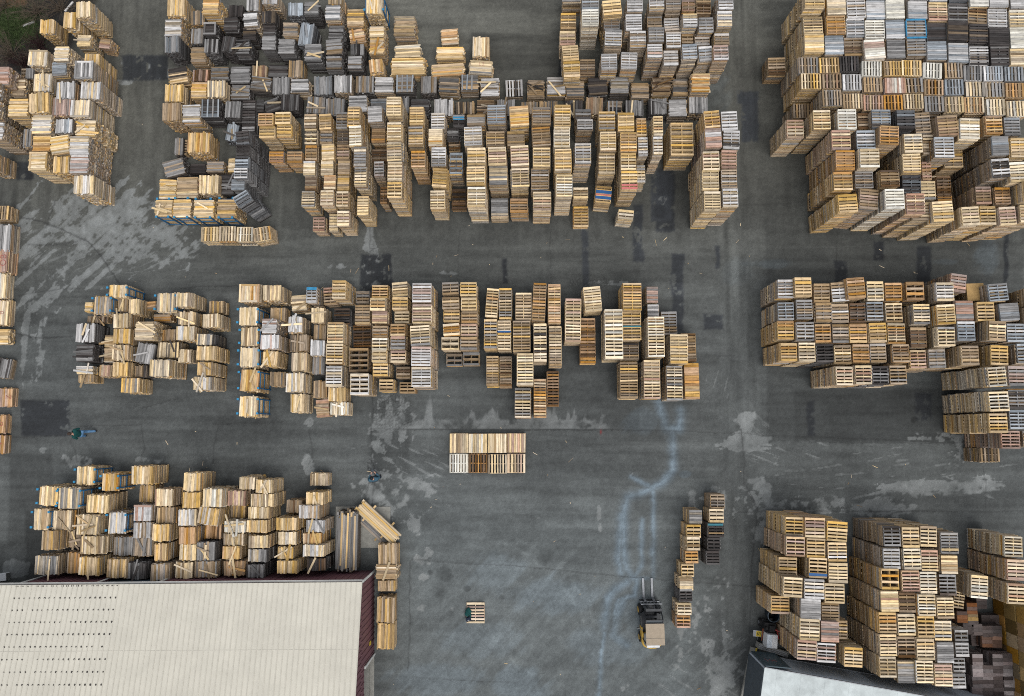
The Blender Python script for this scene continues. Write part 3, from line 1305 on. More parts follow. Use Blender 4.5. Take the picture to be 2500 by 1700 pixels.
def make_ground():
    st = .055
    xs = np.concatenate([[-400, -120, -60, -40], np.arange(-33, 31, st), [38, 60, 120, 400]])
    ys = np.concatenate([[-400, -120, -50, -26], np.arange(-18, 28, st), [36, 60, 120, 400]])
    X, Y = np.meshgrid(xs, ys); nx, ny = len(xs), len(ys)
    x = X.ravel(); y = Y.ravel()
    # pixel seen for each ground point: used to lay the surveyed marks where they lie on the ground
    Ri = np.array(ROT.transposed())
    P = np.stack([x, y, np.full_like(x, -H)]); c = Ri @ P
    u = CX + F * c[0] / -c[2]; v = CY - F * c[1] / -c[2]
    bad = c[2] > -1; u[bad] = -9999; v[bad] = -9999
    n1 = fbm(x, y, .12, 5, 3); n2 = fbm(x, y, .7, 5, 11); n3 = fbm(x, y, 3.1, 4, 23); n4 = fbm(x, y, 9, 2, 29)
    sx = fbm(x * .22, y * 2.6, 1, 4, 31); sy = fbm(x * 2.6, y * .22, 1, 4, 37)
    sdg = fbm((x + y) * .25, (x - y) * 2.0, 1, 4, 41)
    wu = u + n2 * 14 + n3 * 9; wv = v + fbm(x, y, .8, 5, 53) * 14 + n4 * 5
    vert = np.clip(sstep(1740, 1770, u) * (1 - sstep(1840, 1870, u)) + (1 - sstep(400, 420, u)) * (1 - sstep(480, 560, v)) + .6 * sstep(260, 300, v) * (1 - sstep(560, 620, v)), 0, 1)
    diag = sstep(1250, 1400, v) * sstep(950, 1000, u) * (1 - sstep(1700, 1800, u))
    streak = sx * (1 - vert) + sy * vert; streak = streak * (1 - diag * .6) + sdg * diag * .6
    col = np.zeros((len(x), 3))
    top = 1 - sstep(250, 900, v); bot = sstep(1050, 1400, v) * sstep(900, 1050, u) * (1 - sstep(1650, 1800, u))
    base = np.array([86., 89, 88])
    for k in range(3):
        col[:, k] = base[k] + top * (5, 2, -3)[k] + bot * (13, 15, 16)[k]
    lum = 1 + n1 * .16 + streak * .22 + n2 * .10 + n3 * .08 + n4 * .08
    # darker ground along the foot of rows
    def blend(m, rgb, keep=0.0):
        for k in range(3): col[:, k] = col[:, k] * (1 - m) + (rgb[k] * (1 - keep) + col[:, k] * keep) * m
    def rect(u0, v0, u1, v1, soft=4, warp=1.0):
        a = u + (wu - u) * warp; b = v + (wv - v) * warp
        d = np.minimum(np.minimum(a - u0, u1 - a), np.minimum(b - v0, v1 - b)); return sstep(-soft, soft, d)
    def zone(cu, cv, ru, rv): return 1 - ((u - cu) / ru) ** 2 - ((v - cv) / rv) ** 2
    # tonal patches: different pours, and darker areas around some stacks
    for (u0, v0, u1, v1, f) in ((910, 560, 1120, 700, .9), (1120, 560, 1335, 1045, .93), (1335, 560, 1560, 1045, .9), (1660, 560, 1850, 1040, 1.03), (905, 1050, 1640, 1375, .98),
                                (1005, 1375, 1830, 1700, 1.04), (1790, 115, 1960, 560, .92), (1870, 560, 2500, 1080, .86), (1940, 950, 2340, 1075, .88), (1150, 80, 1370, 260, .82),
                                (900, 1050, 1000, 1160, .86), (690, 420, 1700, 560, .88), (60, 1250, 420, 1440, .78), (20, 1110, 130, 1330, .84), (285, 120, 420, 600, 1.0)):
        m = rect(u0, v0, u1, v1, 5, .5); lum *= 1 + (f - 1) * m
    for i, (cu, cv, r0, a0, a1, f) in enumerate(((1120, 1640, 330, -1.5, .2, 1.07), (1120, 1640, 352, -1.4, .3, 1.06), (1000, 1760, 260, -1.4, -.2, .93), (1000, 1760, 290, -1.4, -.3, 1.06), (1330, 1500, 120, .3, 2.6, .95), (1330, 1500, 150, .2, 2.5, 1.06),
                                                 (330, 760, 200, -3.0, -1.2, 1.07), (330, 760, 222, -3.0, -1.2, .94), (330, 760, 246, -3.0, -1.3, 1.07), (330, 770, 280, -2.9, -1.3, .95), (1200, 1420, 420, .3, 1.2, .95), (1340, 20, 160, .4, 1.6, .93), (1340, 20, 185, .4, 1.6, .94),
                                                 (1560, 700, 420, -.3, .5, 1.05), (1650, 1500, 170, .4, 1.5, 1.07), (1650, 1500, 200, .4, 1.5, .94), (2100, 700, 400, 1.1, 2.0, 1.04))):
        a = np.arctan2(v - cv, u - cu); rr = np.hypot(u - cu, v - cv) + n2 * 8
        lum *= 1 + (f - 1) * np.exp(-((rr - r0) / 5) ** 2) * sstep(a0, a0 + .3, a) * (1 - sstep(a1 - .3, a1, a)) * np.clip(.7 + n3 * 1.6, 0, 1.4)
    lum *= 1 + (np.random.RandomState(2).rand(len(x)) - .5) * .10
    # bare, worn concrete
    con = np.zeros_like(x)
    def worn(cu, cv, ru, rv, sd, thr=.0, k=1.0):
        e = zone(cu, cv, ru, rv); return sstep(thr, thr + .10, np.clip(e, -3, .55) * .55 + (sd * 1.25 + n4 * .12 + n3 * .3) * k - .2)
    nA = n2 * .6 + n3 * .35
    for args in ((150, 600, 190, 120, nA * .5 + sdg * .95), (250, 545, 190, 90, nA * .45 + sdg * .7 + sx * .4), (330, 600, 130, 60, nA * .6 + sdg * .8), (90, 700, 70, 70, nA * .6 + sdg * .9), (85, 830, 28, 130, nA * .6 + sy * .9),
                 (960, 1020, 70, 75, nA * .5 + sy * .4), (955, 1195, 95, 55, nA * .8), (990, 1260, 75, 45, nA * .8 + sdg * .4), (905, 640, 16, 90, nA), (925, 1100, 22, 30, nA),
                 (1845, 1245, 45, 75, nA), (1835, 1190, 60, 30, nA), (1930, 1245, 75, 28, nA + sx * .3), (2150, 1240, 90, 22, nA + sx * .3), (2020, 1225, 40, 14, nA), (2330, 1200, 150, 26, nA * .6 + sx),
                 (1622, 1350, 16, 70, nA * .6 + sy * .7), (1690, 1530, 45, 45, nA + sy * .6), (1640, 1590, 30, 30, nA + sy * .5), (1735, 1550, 40, 90, nA + sy * .7), (1780, 1640, 65, 75, nA * .9 + sdg * .4),
                 (1755, 1420, 25, 18, nA), (1700, 1225, 12, 40, nA + sy), (1750, 1215, 22, 28, nA + sy), (1790, 1215, 10, 26, nA + sy), (1560, 1690, 60, 24, nA), (1820, 1075, 60, 26, nA * .7 + sx),
                 (1840, 1030, 40, 22, nA), (2300, 1068, 70, 12, nA + sx), (2335, 1115, 26, 32, nA), (300, 152, 6, 12, nA), (372, 158, 9, 25, nA), (402, 178, 22, 22, nA), (300, 200, 30, 8, nA), (60, 1060, 35, 16, nA),
                 (105, 1100, 12, 8, nA), (195, 1125, 40, 14, nA), (345, 1125, 22, 8, nA), (380, 1125, 26, 8, nA), (500, 1122, 14, 8, nA), (755, 1130, 16, 26, nA), (755, 1030, 16, 10, nA), (830, 650, 30, 8, nA + sx),
                 (1620, 480, 16, 40, nA * 1.2 - .1), (1045, 1350, 12, 12, nA), (1035, 1365, 22, 14, nA), (1035, 1410, 14, 9, nA), (1035, 1485, 16, 10, nA), (1048, 1532, 12, 14, nA), (1105, 1490, 9, 8, nA), (1510, 1160, 12, 9, nA),
                 (1540, 1158, 9, 7, nA), (1462, 1253, 5, 18, nA), (1465, 1285, 4, 12, nA), (1315, 1268, 7, 6, nA), (1090, 670, 28, 8, nA + sx), (1490, 690, 70, 8, nA + sx), (1800, 1255, 16, 50, nA), (40, 1388, 34, 20, nA * .3 + .3)):
        con = np.maximum(con, worn(*args))
    # strip above the long joint, drawn upward in tongues
    tong = sstep(.0, .3, 1 - (1046 - v) / (24 + 70 * np.clip(sy * .9 + n2 * .5 + .1, 0, 1))) * sstep(905, 920, u) * (1 - sstep(1470, 1500, u)) * (v < 1047)
    con = np.maximum(con, tong * sstep(-.5, .1, n3 + n2 + .25))
    # scraped slivers left by forks and tyres
    def sliver(cu, cv, ru, rv, ang, thr, seed, fr=7.5):
        a = math.radians(ang); p = x * math.cos(a) + y * math.sin(a); q = -x * math.sin(a) + y * math.cos(a)
        s_ = fbm(p * .9, q * fr, 1, 2, seed); return sstep(thr, thr + .08, s_) * sstep(0, .3, zone(cu, cv, ru, rv) + n2 * .5)
    for args in ((2150, 1160, 420, 75, 8, .5, 61), (2350, 1170, 240, 60, -25, .56, 67), (1850, 1035, 60, 40, -35, .42, 71), (1750, 960, 40, 70, 72, .46, 73), (1770, 1630, 130, 90, 40, .36, 79), (1730, 1660, 140, 60, -30, .4, 83),
                 (1000, 1130, 110, 60, -24, .3, 89), (1090, 1190, 90, 60, -28, .46, 97), (870, 1110, 60, 20, -12, .5, 101), (300, 600, 240, 80, 28, .42, 103), (360, 640, 120, 40, 6, .46, 107), (1900, 1100, 120, 40, -20, .46, 109)):
        con = np.maximum(con, sliver(*args) * .9)
    blend(con * np.clip(.64 + sdg * .35 + n3 * .3 + n2 * .2, .25, .95), (132, 135, 134), .0)
    lum = 1 + (lum - 1) * (1 - con * .45)
    # darker asphalt repairs and oil
    for (u0, v0, u1, v1, f) in ((299, 136, 408, 196, .62), (880, 619, 958, 712, .58), (50, 976, 172, 1064, .62), (1640, 621, 1669, 812, .70), (1547, 500, 1570, 640, .74), (1602, 410, 1646, 566, .66), (1716, 766, 1764, 802, .74),
                                (2038, 639, 2068, 700, .66), (2132, 589, 2155, 637, .66), (2237, 599, 2272, 700, .70), (1972, 982, 1991, 1067, .74), (1362, 150, 1376, 185, .5), (2235, 960, 2275, 1022, .78), (1225, 630, 1236, 690, .6),
                                (1420, 560, 1436, 700, .82), (1745, 600, 1755, 660, .74), (1800, 225, 1850, 255, .85), (1810, 240, 1850, 350, .85), (2450, 560, 2462, 690, .6), (1590, 420, 1640, 540, .85), (60, 420, 76, 440, .6), (40, 395, 80, 440, .62)):
        m = rect(u0, v0, u1, v1, 4, .45) * (1 - .8 * sstep(.28, .4, n3 + n2 * .3)); blend(m, (78 * f, 82 * f, 87 * f), .12)
    for (cu, cv, r, f) in ((1340, 1220, 42, .8), (1330, 1355, 22, .72), (1085, 1400, 20, .62), (1140, 1436, 9, .6), (1050, 1398, 7, .6), (1075, 1450, 16, .66), (1100, 1500, 14, .7), (1225, 1460, 8, .7), (1610, 520, 18, .7), (2231, 1026, 9, .5), (88, 700, 6, .5), (77, 768, 30, .8)):
        m = sstep(-.2, .9, 1 - ((u - cu) / r) ** 2 - ((v - cv) / r) ** 2 + n2 * 1.3 + n3 * .9); lum *= 1 - (1 - f) * .6 * m
    # pale blue wash running from the pallets to the truck
    def pline(pts, lo=None):
        d = np.full_like(x, 1e9)
        sel = np.ones_like(x, bool)
        us = [p[0] for p in pts]; vs = [p[1] for p in pts]
        sel = (u > min(us) - 60) & (u < max(us) + 60) & (v > min(vs) - 60) & (v < max(vs) + 60)
        a = (u + n3 * 3 + n2 * 5)[sel]; b = (v + n2 * 4 + n4 * 2)[sel]; dd = np.full(a.shape, 1e9)
        for (p0, q0), (p1, q1) in zip(pts, pts[1:]):
            L2 = (p1 - p0) ** 2 + (q1 - q0) ** 2
            t = np.clip(((a - p0) * (p1 - p0) + (b - q0) * (q1 - q0)) / L2, 0, 1)
            dd = np.minimum(dd, np.hypot(a - p0 - t * (p1 - p0), b - q0 - t * (q1 - q0)))
        d[sel] = dd; return d
    wash = np.zeros_like(x); core = np.zeros_like(x)
    for pts, wd in (([(1610, 985), (1625, 1045), (1660, 1048), (1660, 1000)], 16), ([(1640, 1048), (1646, 1150), (1620, 1180), (1570, 1203), (1530, 1213), (1524, 1260), (1522, 1330), (1528, 1390), (1545, 1410)], 13),
                    ([(1595, 1200), (1596, 1290), (1592, 1405)], 9), ([(1568, 1270), (1566, 1380), (1550, 1405)], 8), ([(1545, 1411), (1593, 1411)], 6), ([(1520, 1260), (1508, 1360), (1515, 1400)], 13),
                    ([(1556, 1412), (1552, 1455), (1508, 1466), (1500, 1500), (1494, 1545)], 9), ([(1530, 1420), (1500, 1440), (1482, 1470), (1475, 1530)], 16), ([(1520, 1470), (1502, 1510), (1495, 1550), (1530, 1575)], 16),
                    ([(1540, 1165), (1590, 1190)], 8), ([(1475, 1545), (1468, 1600), (1460, 1700)], 8)):
        d = pline(pts); wash = np.maximum(wash, np.exp(-(d / (wd * .85)) ** 2) * np.clip(.9 + n2 * .5 + n3 * .3, .25, 1)); core = np.maximum(core, np.exp(-((d - wd * .12) / 1.5) ** 2) * .6 * np.clip(.7 + n2, 0, 1))
    m = sstep(0, .6, 1 - ((u - 1672) / 20) ** 2 - ((v - 1158) / 11) ** 2 + n3 * .3); wash = np.maximum(wash, m * .45)
    for (cu, cv, ru, rv, k) in ((1560, 1510, 60, 60, .3), (1340, 1455, 140, 60, .32), (1210, 1400, 90, 60, .22), (1270, 1670, 90, 50, .35), (1170, 1560, 120, 60, .22), (1080, 1660, 150, 50, .3), (1560, 1030, 60, 40, .35), (1480, 1580, 120, 60, .25),
                                (2410, 620, 40, 70, .4), (1880, 645, 80, 14, .3), (2310, 640, 40, 10, .3), (1730, 210, 60, 120, .22), (1800, 660, 60, 40, .12)):
        wash = np.maximum(wash, k * sstep(.0, .8, zone(cu, cv, ru, rv) + n2 * .6 + sdg * .6))
    blend(np.clip(wash, 0, 1) * .9, (114, 129, 140), .1); blend(core * .7, (135, 150, 158), 0)
    # joints and cracks
    ck = np.zeros_like(x)
    for pts, wd, k in (([(905, 1047), (1250, 1050), (1570, 1050)], 1.6, .5), ([(1570, 1050), (1880, 1062), (2340, 1083)], 1.4, .35), ([(906, 555), (908, 1130)], 1.6, .4), ([(1005, 1367), (1250, 1382), (1500, 1405), (1840, 1433)], 1.5, .4),
                       ([(1002, 1370), (998, 1640)], 1.4, .4), ([(1005, 1655), (1260, 1668)], 1.4, .3), ([(1800, 1250), (2500, 1249)], 1.6, .4), ([(1812, 1050), (1816, 1190), (1848, 1240)], 1.6, .5), ([(1848, 1240), (1834, 1420), (1825, 1700)], 2, .45),
                       ([(1120, 560), (1118, 690)], 1.4, .3), ([(1344, 560), (1346, 700)], 1.4, .3), ([(50, 531), (100, 540), (150, 560), (215, 590), (250, 630), (280, 675), (295, 700)], 1.9, .6), ([(135, 490), (120, 530), (112, 555)], 1.6, .5),
                       ([(70, 600), (130, 597), (190, 590)], 1.4, .4), ([(36, 815), (90, 825), (140, 822), (175, 820)], 1.8, .55), ([(40, 722), (95, 712), (150, 705), (210, 705)], 1.4, .4), ([(175, 1042), (260, 1040), (345, 1035)], 1.6, .45),
                       ([(345, 1035), (350, 1100), (345, 1130)], 1.5, .4), ([(172, 1075), (185, 1100), (190, 1130)], 1.6, .45), ([(345, 995), (370, 990), (430, 975)], 1.5, .4), ([(520, 1035), (700, 1030)], 1.4, .35), ([(530, 1045), (515, 1130)], 1.4, .4),
                       ([(440, 705), (490, 700), (580, 698)], 1.6, .45), ([(757, 1050), (762, 1120)], 1.5, .4), ([(898, 1130), (905, 1170), (893, 1215), (870, 1232)], 1.6, .5), ([(912, 1130), (915, 1165), (910, 1240)], 1.6, .45),
                       ([(1815, 1180), (1838, 1215), (1850, 1250), (1880, 1245)], 1.8, .5), ([(1875, 1247), (1920, 1243), (1960, 1250), (2010, 1248)], 2.2, .4), ([(2165, 1260), (2200, 1250), (2280, 1246), (2330, 1250)], 2.2, .4),
                       ([(2395, 1110), (2410, 1180), (2405, 1250)], 1.5, .35), ([(1750, 870), (1790, 868)], 1.3, .3), ([(2000, 1080), (2340, 1085)], 1.2, .3), ([(2040, 560), (2045, 640)], 1.3, .35), ([(1850, 340), (1960, 330)], 1.3, .25),
                       ([(1800, 500), (1950, 495)], 1.5, .25), ([(55, 1010), (0, 1015)], 1.2, .3), ([(20, 1067), (150, 1062)], 1.5, .4)):
        d = pline(pts); ck = np.maximum(ck, np.exp(-(d / wd) ** 2) * k)
    # crazed asphalt by the repaired corner
    cz = np.zeros_like(x); e = np.maximum(zone(960, 1010, 60, 55), np.maximum(zone(910, 650, 14, 60), zone(1440, 690, 60, 20))); sel = e > -.2
    if sel.any():
        rs = np.random.RandomState(5); a, b = x[sel], y[sel]
        cell = .16; gi = np.floor(a / cell).astype(int); gj = np.floor(b / cell).astype(int); d1 = np.full(a.shape, 9.); d2 = np.full(a.shape, 9.)
        jt = rs.rand(64, 64, 2)
        for di in (-1, 0, 1):
            for dj in (-1, 0, 1):
                jx = jt[(gi + di) & 63, (gj + dj) & 63]; dd = np.hypot(a - (gi + di + jx[:, 0]) * cell, b - (gj + dj + jx[:, 1]) * cell)
                d2 = np.where(dd < d1, d1, np.minimum(d2, dd)); d1 = np.minimum(d1, dd)
        cz[sel] = (1 - sstep(.0, .045, d2 - d1)) * sstep(0, .4, e[sel]); ck = np.maximum(ck, cz * .5)
    blend(ck, (38, 38, 38), .25)
    # verge in the corner: damp soil, moss and grass
    vg = np.clip(sstep(-10, 14, np.minimum(232 - u - .35 * v, 176 - v * .95) + n2 * 22 + n3 * 8), 0, 1) * (u < 300)
    vg *= (u > -3000)
    soil = np.stack([52 + n3 * 12 + n2 * 8, 50 + n3 * 10 + n2 * 8, 45 + n3 * 8], 1); gz = sstep(-.1, .35, 1 - ((u - 35) / 60) ** 2 - ((v - 62) / 45) ** 2 + n2 * .6)
    gcol = np.stack([62 + n3 * 14, 74 + n3 * 16, 46 + n3 * 8], 1); soil = soil * (1 - gz[:, None]) + gcol * gz[:, None]
    rz_ = sstep(-.1, .4, 1 - ((u - 30) / 40) ** 2 - ((v - 6) / 14) ** 2 + n2 * .5); soil = soil * (1 - rz_[:, None]) + np.array([100., 78, 60]) * rz_[:, None]
    col = col * (1 - vg[:, None]) + soil * vg[:, None]
    lum = 1 + (lum - 1) * (1 - .5 * vg)
    # red spot of marking paint
    m = np.exp(-((u - 1467) / 2.2) ** 2 - ((v - 1055) / 5) ** 2); blend(m * .8, (150, 45, 45))
    far = (u < -600) | (u > 3100) | (v < -600) | (v > 2300); lum[far] = 1; col[far] = base
    sr = np.clip(col * lum[:, None], 8, 245) / 255
    li = np.where(sr < .04045, sr / 12.92, ((sr + .055) / 1.055) ** 2.4) * GROUND_ALB
    me = bpy.data.meshes.new('ground')
    me.vertices.add(nx * ny); me.vertices.foreach_set('co', np.stack([x, y, np.zeros_like(x)], 1).astype(np.float32).ravel())
    ii, jj = np.meshgrid(np.arange(nx - 1), np.arange(ny - 1)); a = (jj * nx + ii).ravel()
    q = np.stack([a, a + 1, a + nx + 1, a + nx], 1).astype(np.int32); nf = len(q)
    me.loops.add(nf * 4); me.loops.foreach_set('vertex_index', q.ravel())
    me.polygons.add(nf); me.polygons.foreach_set('loop_start', np.arange(0, nf * 4, 4, dtype=np.int32))
    me.update(calc_edges=True)
    ca = me.color_attributes.new('surface', 'FLOAT_COLOR', 'POINT')
    ca.data.foreach_set('color', np.concatenate([li, (con * .5 + wash * .5)[:, None]], 1).astype(np.float32).ravel())
    m = bpy.data.materials.new('asphalt'); m.use_nodes = True; t = m.node_tree; L = t.links; b = t.nodes['Principled BSDF']
    vc = N(t, 'ShaderNodeAttribute', attribute_name='surface'); tc = N(t, 'ShaderNodeTexCoord')
    no = N(t, 'ShaderNodeTexNoise'); no.inputs['Scale'].default_value = 22; no.inputs['Detail'].default_value = 5; no.inputs['Roughness'].default_value = .75; L.new(tc.outputs['Object'], no.inputs['Vector'])
    mr = N(t, 'ShaderNodeMapRange'); mr.inputs[1].default_value = .3; mr.inputs[2].default_value = .7; mr.inputs[3].default_value = .66; mr.inputs[4].default_value = 1.34; L.new(no.outputs[0], mr.inputs[0])
    vm = N(t, 'ShaderNodeVectorMath', operation='SCALE'); L.new(vc.outputs['Color'], vm.inputs[0]); L.new(mr.outputs[0], vm.inputs['Scale']); L.new(vm.outputs[0], b.inputs['Base Color'])
    b.inputs['Roughness'].default_value = .82; b.inputs['Specular IOR Level'].default_value = .25
    me.materials.append(m)
    o = bpy.data.objects.new('ground', me); COL.objects.link(o); tag(o, kind='structure')


GROUND_ALB = ALB * 1.06
make_ground()

# ------------------------------------------------------------------ materials of the remaining things
CREAM = plain('cream_roof_sheet', tuple(x * ALB for x in lin((219, 214, 199))), .55, noise=.09, scale=.7)
RIBC = plain('roof_rib_sheet', tuple(x * ALB for x in lin((210, 205, 191))), .55, noise=.1, scale=1.5)
MAROON = plain('maroon_cladding', tuple(x * ALB for x in lin((120, 84, 90))), .6, noise=.1, scale=1.5)
TRIMW = plain('white_trim', (.55, .55, .53), .6, noise=.12)
GUTTER = plain('grey_gutter', (.22, .22, .21), .6)
SLATE = plain('slate_door', (.045, .058, .07), .5, noise=.2, scale=2)
BOLT = plain('dark_fastener', (.05, .045, .04), .8)
CONC = plain('concrete', (.25, .245, .22), .9, noise=.25, scale=3)
YEL = plain('yellow_paint', (.46, .29, .05), .6, noise=.35, scale=4)
YELW = plain('worn_yellow_paint', (.52, .38, .04), .8, noise=.4, scale=5)
BLACK = plain('black_rubber', (.014, .014, .015), .7)
DKMET = plain('dark_steel', (.035, .037, .04), .5, metal=.3, noise=.3)
STEEL = plain('worn_steel', (.24, .25, .265), .5, metal=.5, noise=.3, scale=8)
GREYP = plain('grey_panel', (.12, .12, .115), .6)
WHITEP = plain('white_panel', (.60, .61, .62), .5, noise=.12, scale=3)
TROOF = plain('trailer_roof_sheet', (.43, .47, .465), .5, noise=.3, scale=.9)
TSIDE = plain('trailer_side_sheet', (.46, .52, .58), .5, noise=.14, scale=1.4)
BEIGE = plain('beige_board', tuple(x * ALB for x in lin((170, 155, 135))), .8, noise=.12, scale=7)
SKIN = plain('skin', (.48, .27, .2), .6, noise=.05)
HAIR = plain('brown_hair', (.045, .028, .02), .7)
HAIRB = plain('black_hair', (.01, .01, .011), .6)
GREENJ = plain('dark_green_cloth', (.008, .058, .055), .9, noise=.25, scale=9)
JEANS = plain('blue_denim', (.10, .21, .36), .9, noise=.25, scale=12)
BLUEJ = plain('teal_blue_cloth', (.045, .10, .14), .9, noise=.25, scale=9)
NAVYC = plain('navy_cloth', (.012, .018, .035), .9, noise=.25, scale=9)
SHOE = plain('dark_shoe', (.02, .02, .025), .7)
SOLE = plain('pale_sole', (.4, .38, .36), .7)


# ------------------------------------------------------------------ shed
def make_shed():
    c0 = at(914, 1393); xe, yn = c0.x, c0.y
    xw_, ze, sl = at(136, 1400).x, 3.25, .26
    ridge = 9.0
    xr = -42.0
    r = empty('metal_shed', (xe, yn, 0), math.radians(.78)); tag(r, 'cream roofed metal shed with maroon corrugated walls behind the board stacks', 'shed')
    # roof: local coordinates, y south is negative
    m = MB(); oh = .0
    x0, x1 = xr - xe, .05
    def zt(y): return ze - sl * y if y > -ridge else ze + sl * ridge + sl * (y + ridge)
    for (ya, yb) in ((oh, -ridge), (-ridge, -2 * ridge)):
        b = len(m.v); za, zb = zt(ya), zt(yb)
        m.v += [(x0, ya, za), (x1, ya, za), (x1, yb, zb), (x0, yb, zb), (x0, ya, za - .06), (x1, ya, za - .06), (x1, yb, zb - .06), (x0, yb, zb - .06)]
        m.f += [tuple(b + i for i in q) for q in ((0, 3, 2, 1), (4, 5, 6, 7), (0, 1, 5, 4), (1, 2, 6, 5), (2, 3, 7, 6), (3, 0, 4, 7))]
    rf = m.build('roof', CREAM, r)
    rb = MB(); k = x1 - .02
    while k > x0 + .1:
        for (ya, yb) in ((oh - .004, -ridge),):
            rb.bar((k, ya, zt(ya) + .008), (k, yb, zt(yb) + .008), .04, .018)
        k -= .262
    rb.build('roof_rib', RIBC, rf)
    lp = MB()
    for y in (-3.05, -6.1): lp.bar((x0, y, zt(y) + .004), (x1, y, zt(y) + .004), .035, .006)
    lp.build('sheet_lap', RIBC, rf)
    bt = MB()
    for row in range(11):
        y = -(.62 + row * .555)
        for i in range(21):
            px = 34 + i * 12.35 + random.uniform(-1, 1)
            X = (at(px, 1460, zt(-.7)).x - xe)
            if random.random() < .96: bt.tube((X, y, zt(y) + .001), (X, y, zt(y) + .016), random.uniform(.036, .054), 8)
    for i in range(21):
        for dx in (-.04, .045):
            X = at(42 + i * 12.3, 1437, ze).x - xe + dx
            if random.random() < .9: bt.tube((X, -.06, zt(-.06) + .001), (X, -.06, zt(-.06) + .016), random.uniform(.024, .036), 7)
    tag(bt.build('rivet_pattern', BOLT, rf), kind='stuff')
    MB().box(x0, x1, oh + .031, oh + .1, ze - .14, ze - .02).build('gutter', GUTTER, r)
    MB().box(x0, x1, oh + .101, oh + .112, ze - .06, ze - .015).build('gutter_lip', TRIMW, r)
    # walls
    def wall(name, x0, x1, y0, y1, z0, z1, axis):
        w = MB().box(x0, x1, y0, y1, z0, z1).build(name, MAROON, r)
        q = MB(); n = int(((x1 - x0) if axis == 'x' else (y1 - y0)) / .3)
        for i in range(n):
            if axis == 'x': X = x0 + (i + .5) * (x1 - x0) / n; q.box(X - .03, X + .03, y1 + .001, y1 + .028, z0, z1)
            else: Y = y0 + (i + .5) * (y1 - y0) / n; q.box(x1 + .001, x1 + .028, Y - .03, Y + .03, z0, z1)
        q.build('cladding_rib', MAROON, w); return w
    xd0, xd1 = at(311, 1400).x - xe, at(453, 1400).x - xe
    wall('wall', xw_ - xe, xd0, -.2, 0, 0, ze - .08, 'x'); wall('wall', xd1, -.2, -.2, 0, 0, ze - .08, 'x')
    MB().box(xd0 + .05, xd1 - .05, -.2, -.06, 0, ze - .1).build('roller_door', plain('blue_grey_door', (.06, .08, .1), .5), r)
    for X in (xd0, xd1, xw_ - xe): MB().box(X - .05, X + .05, .03, .07, 0, ze - .1).build('corner_trim', TRIMW, r)
    ye = at(913, 1596).y - yn                                    # opening starts here
    wall('wall', -.2, 0, ye, 0, 0, ze - .08, 'y')
    # gable piece over the wall follows the roof slope
    g = MB(); b = 0
    g.v += [(-.2, -.2, ze - .1), (0, -.2, ze - .1), (-.2, -ridge, zt(-ridge) - .1), (0, -ridge, zt(-ridge) - .1), (-.2, -.2, ze - .08), (0, -.2, ze - .08), (-.2, -ridge, ze - .08), (0, -ridge, ze - .08)]
    g.f += [(5, 7, 3), (4, 2, 6), (5, 3, 2, 4), (4, 6, 7, 5), (6, 2, 3, 7)]
    g.build('gable_wall', MAROON, r)
    lint = MB().box(-.2, 0, -2 * ridge, ye - .001, 2.5, ze - .081).build('wall', MAROON, r)
    q = MB(); n = 40
    for i in range(n): Y = ye - .1 - i * .3; q.box(.001, .028, Y - .03, Y + .03, 2.5, ze - .08)
    q.build('cladding_rib', MAROON, lint)
    for i in range(30):
        pass
    q = MB()
    for i in range(int(ridge / .3)):
        Y = -.35 - i * .3; q.box(.001, .028, Y - .03, Y + .03, ze - .079, zt(Y) - .1)
    q.build('cladding_rib', MAROON, r)
    MB().box(.03, .08, ye - .06, ye + .06, 0, 2.5).build('door_trim', TRIMW, r)
    MB().box(.03, .08, -.05, .07, 0, ze - .1).build('corner_trim', TRIMW, r)
    MB().box(-5, -.21, -2 * ridge, ye - .4, .004, .03).build('concrete_floor', CONC, r)
    MB().box(-.2, .02, -6.6, ye - .06, .004, .06).build('concrete_sill', CONC, r)
    MB().box(.03, .05, -3.6, -3.4, 1.0, 1.3).build('notice_plate', YELW, r)


make_shed()


def text_mesh(body, size, mat, name):
    cu = bpy.data.curves.new(name, 'FONT'); cu.body = body; cu.size = size; cu.align_x = 'CENTER'; cu.align_y = 'CENTER'; cu.extrude = .002; cu.offset = -.012 if size > .3 else 0
    o = bpy.data.objects.new('tmp', cu); COL.objects.link(o); dg = bpy.context.evaluated_depsgraph_get()
    me = bpy.data.meshes.new_from_object(o.evaluated_get(dg)); me.name = name; me.materials.clear(); me.materials.append(mat); bpy.data.objects.remove(o)
    return me


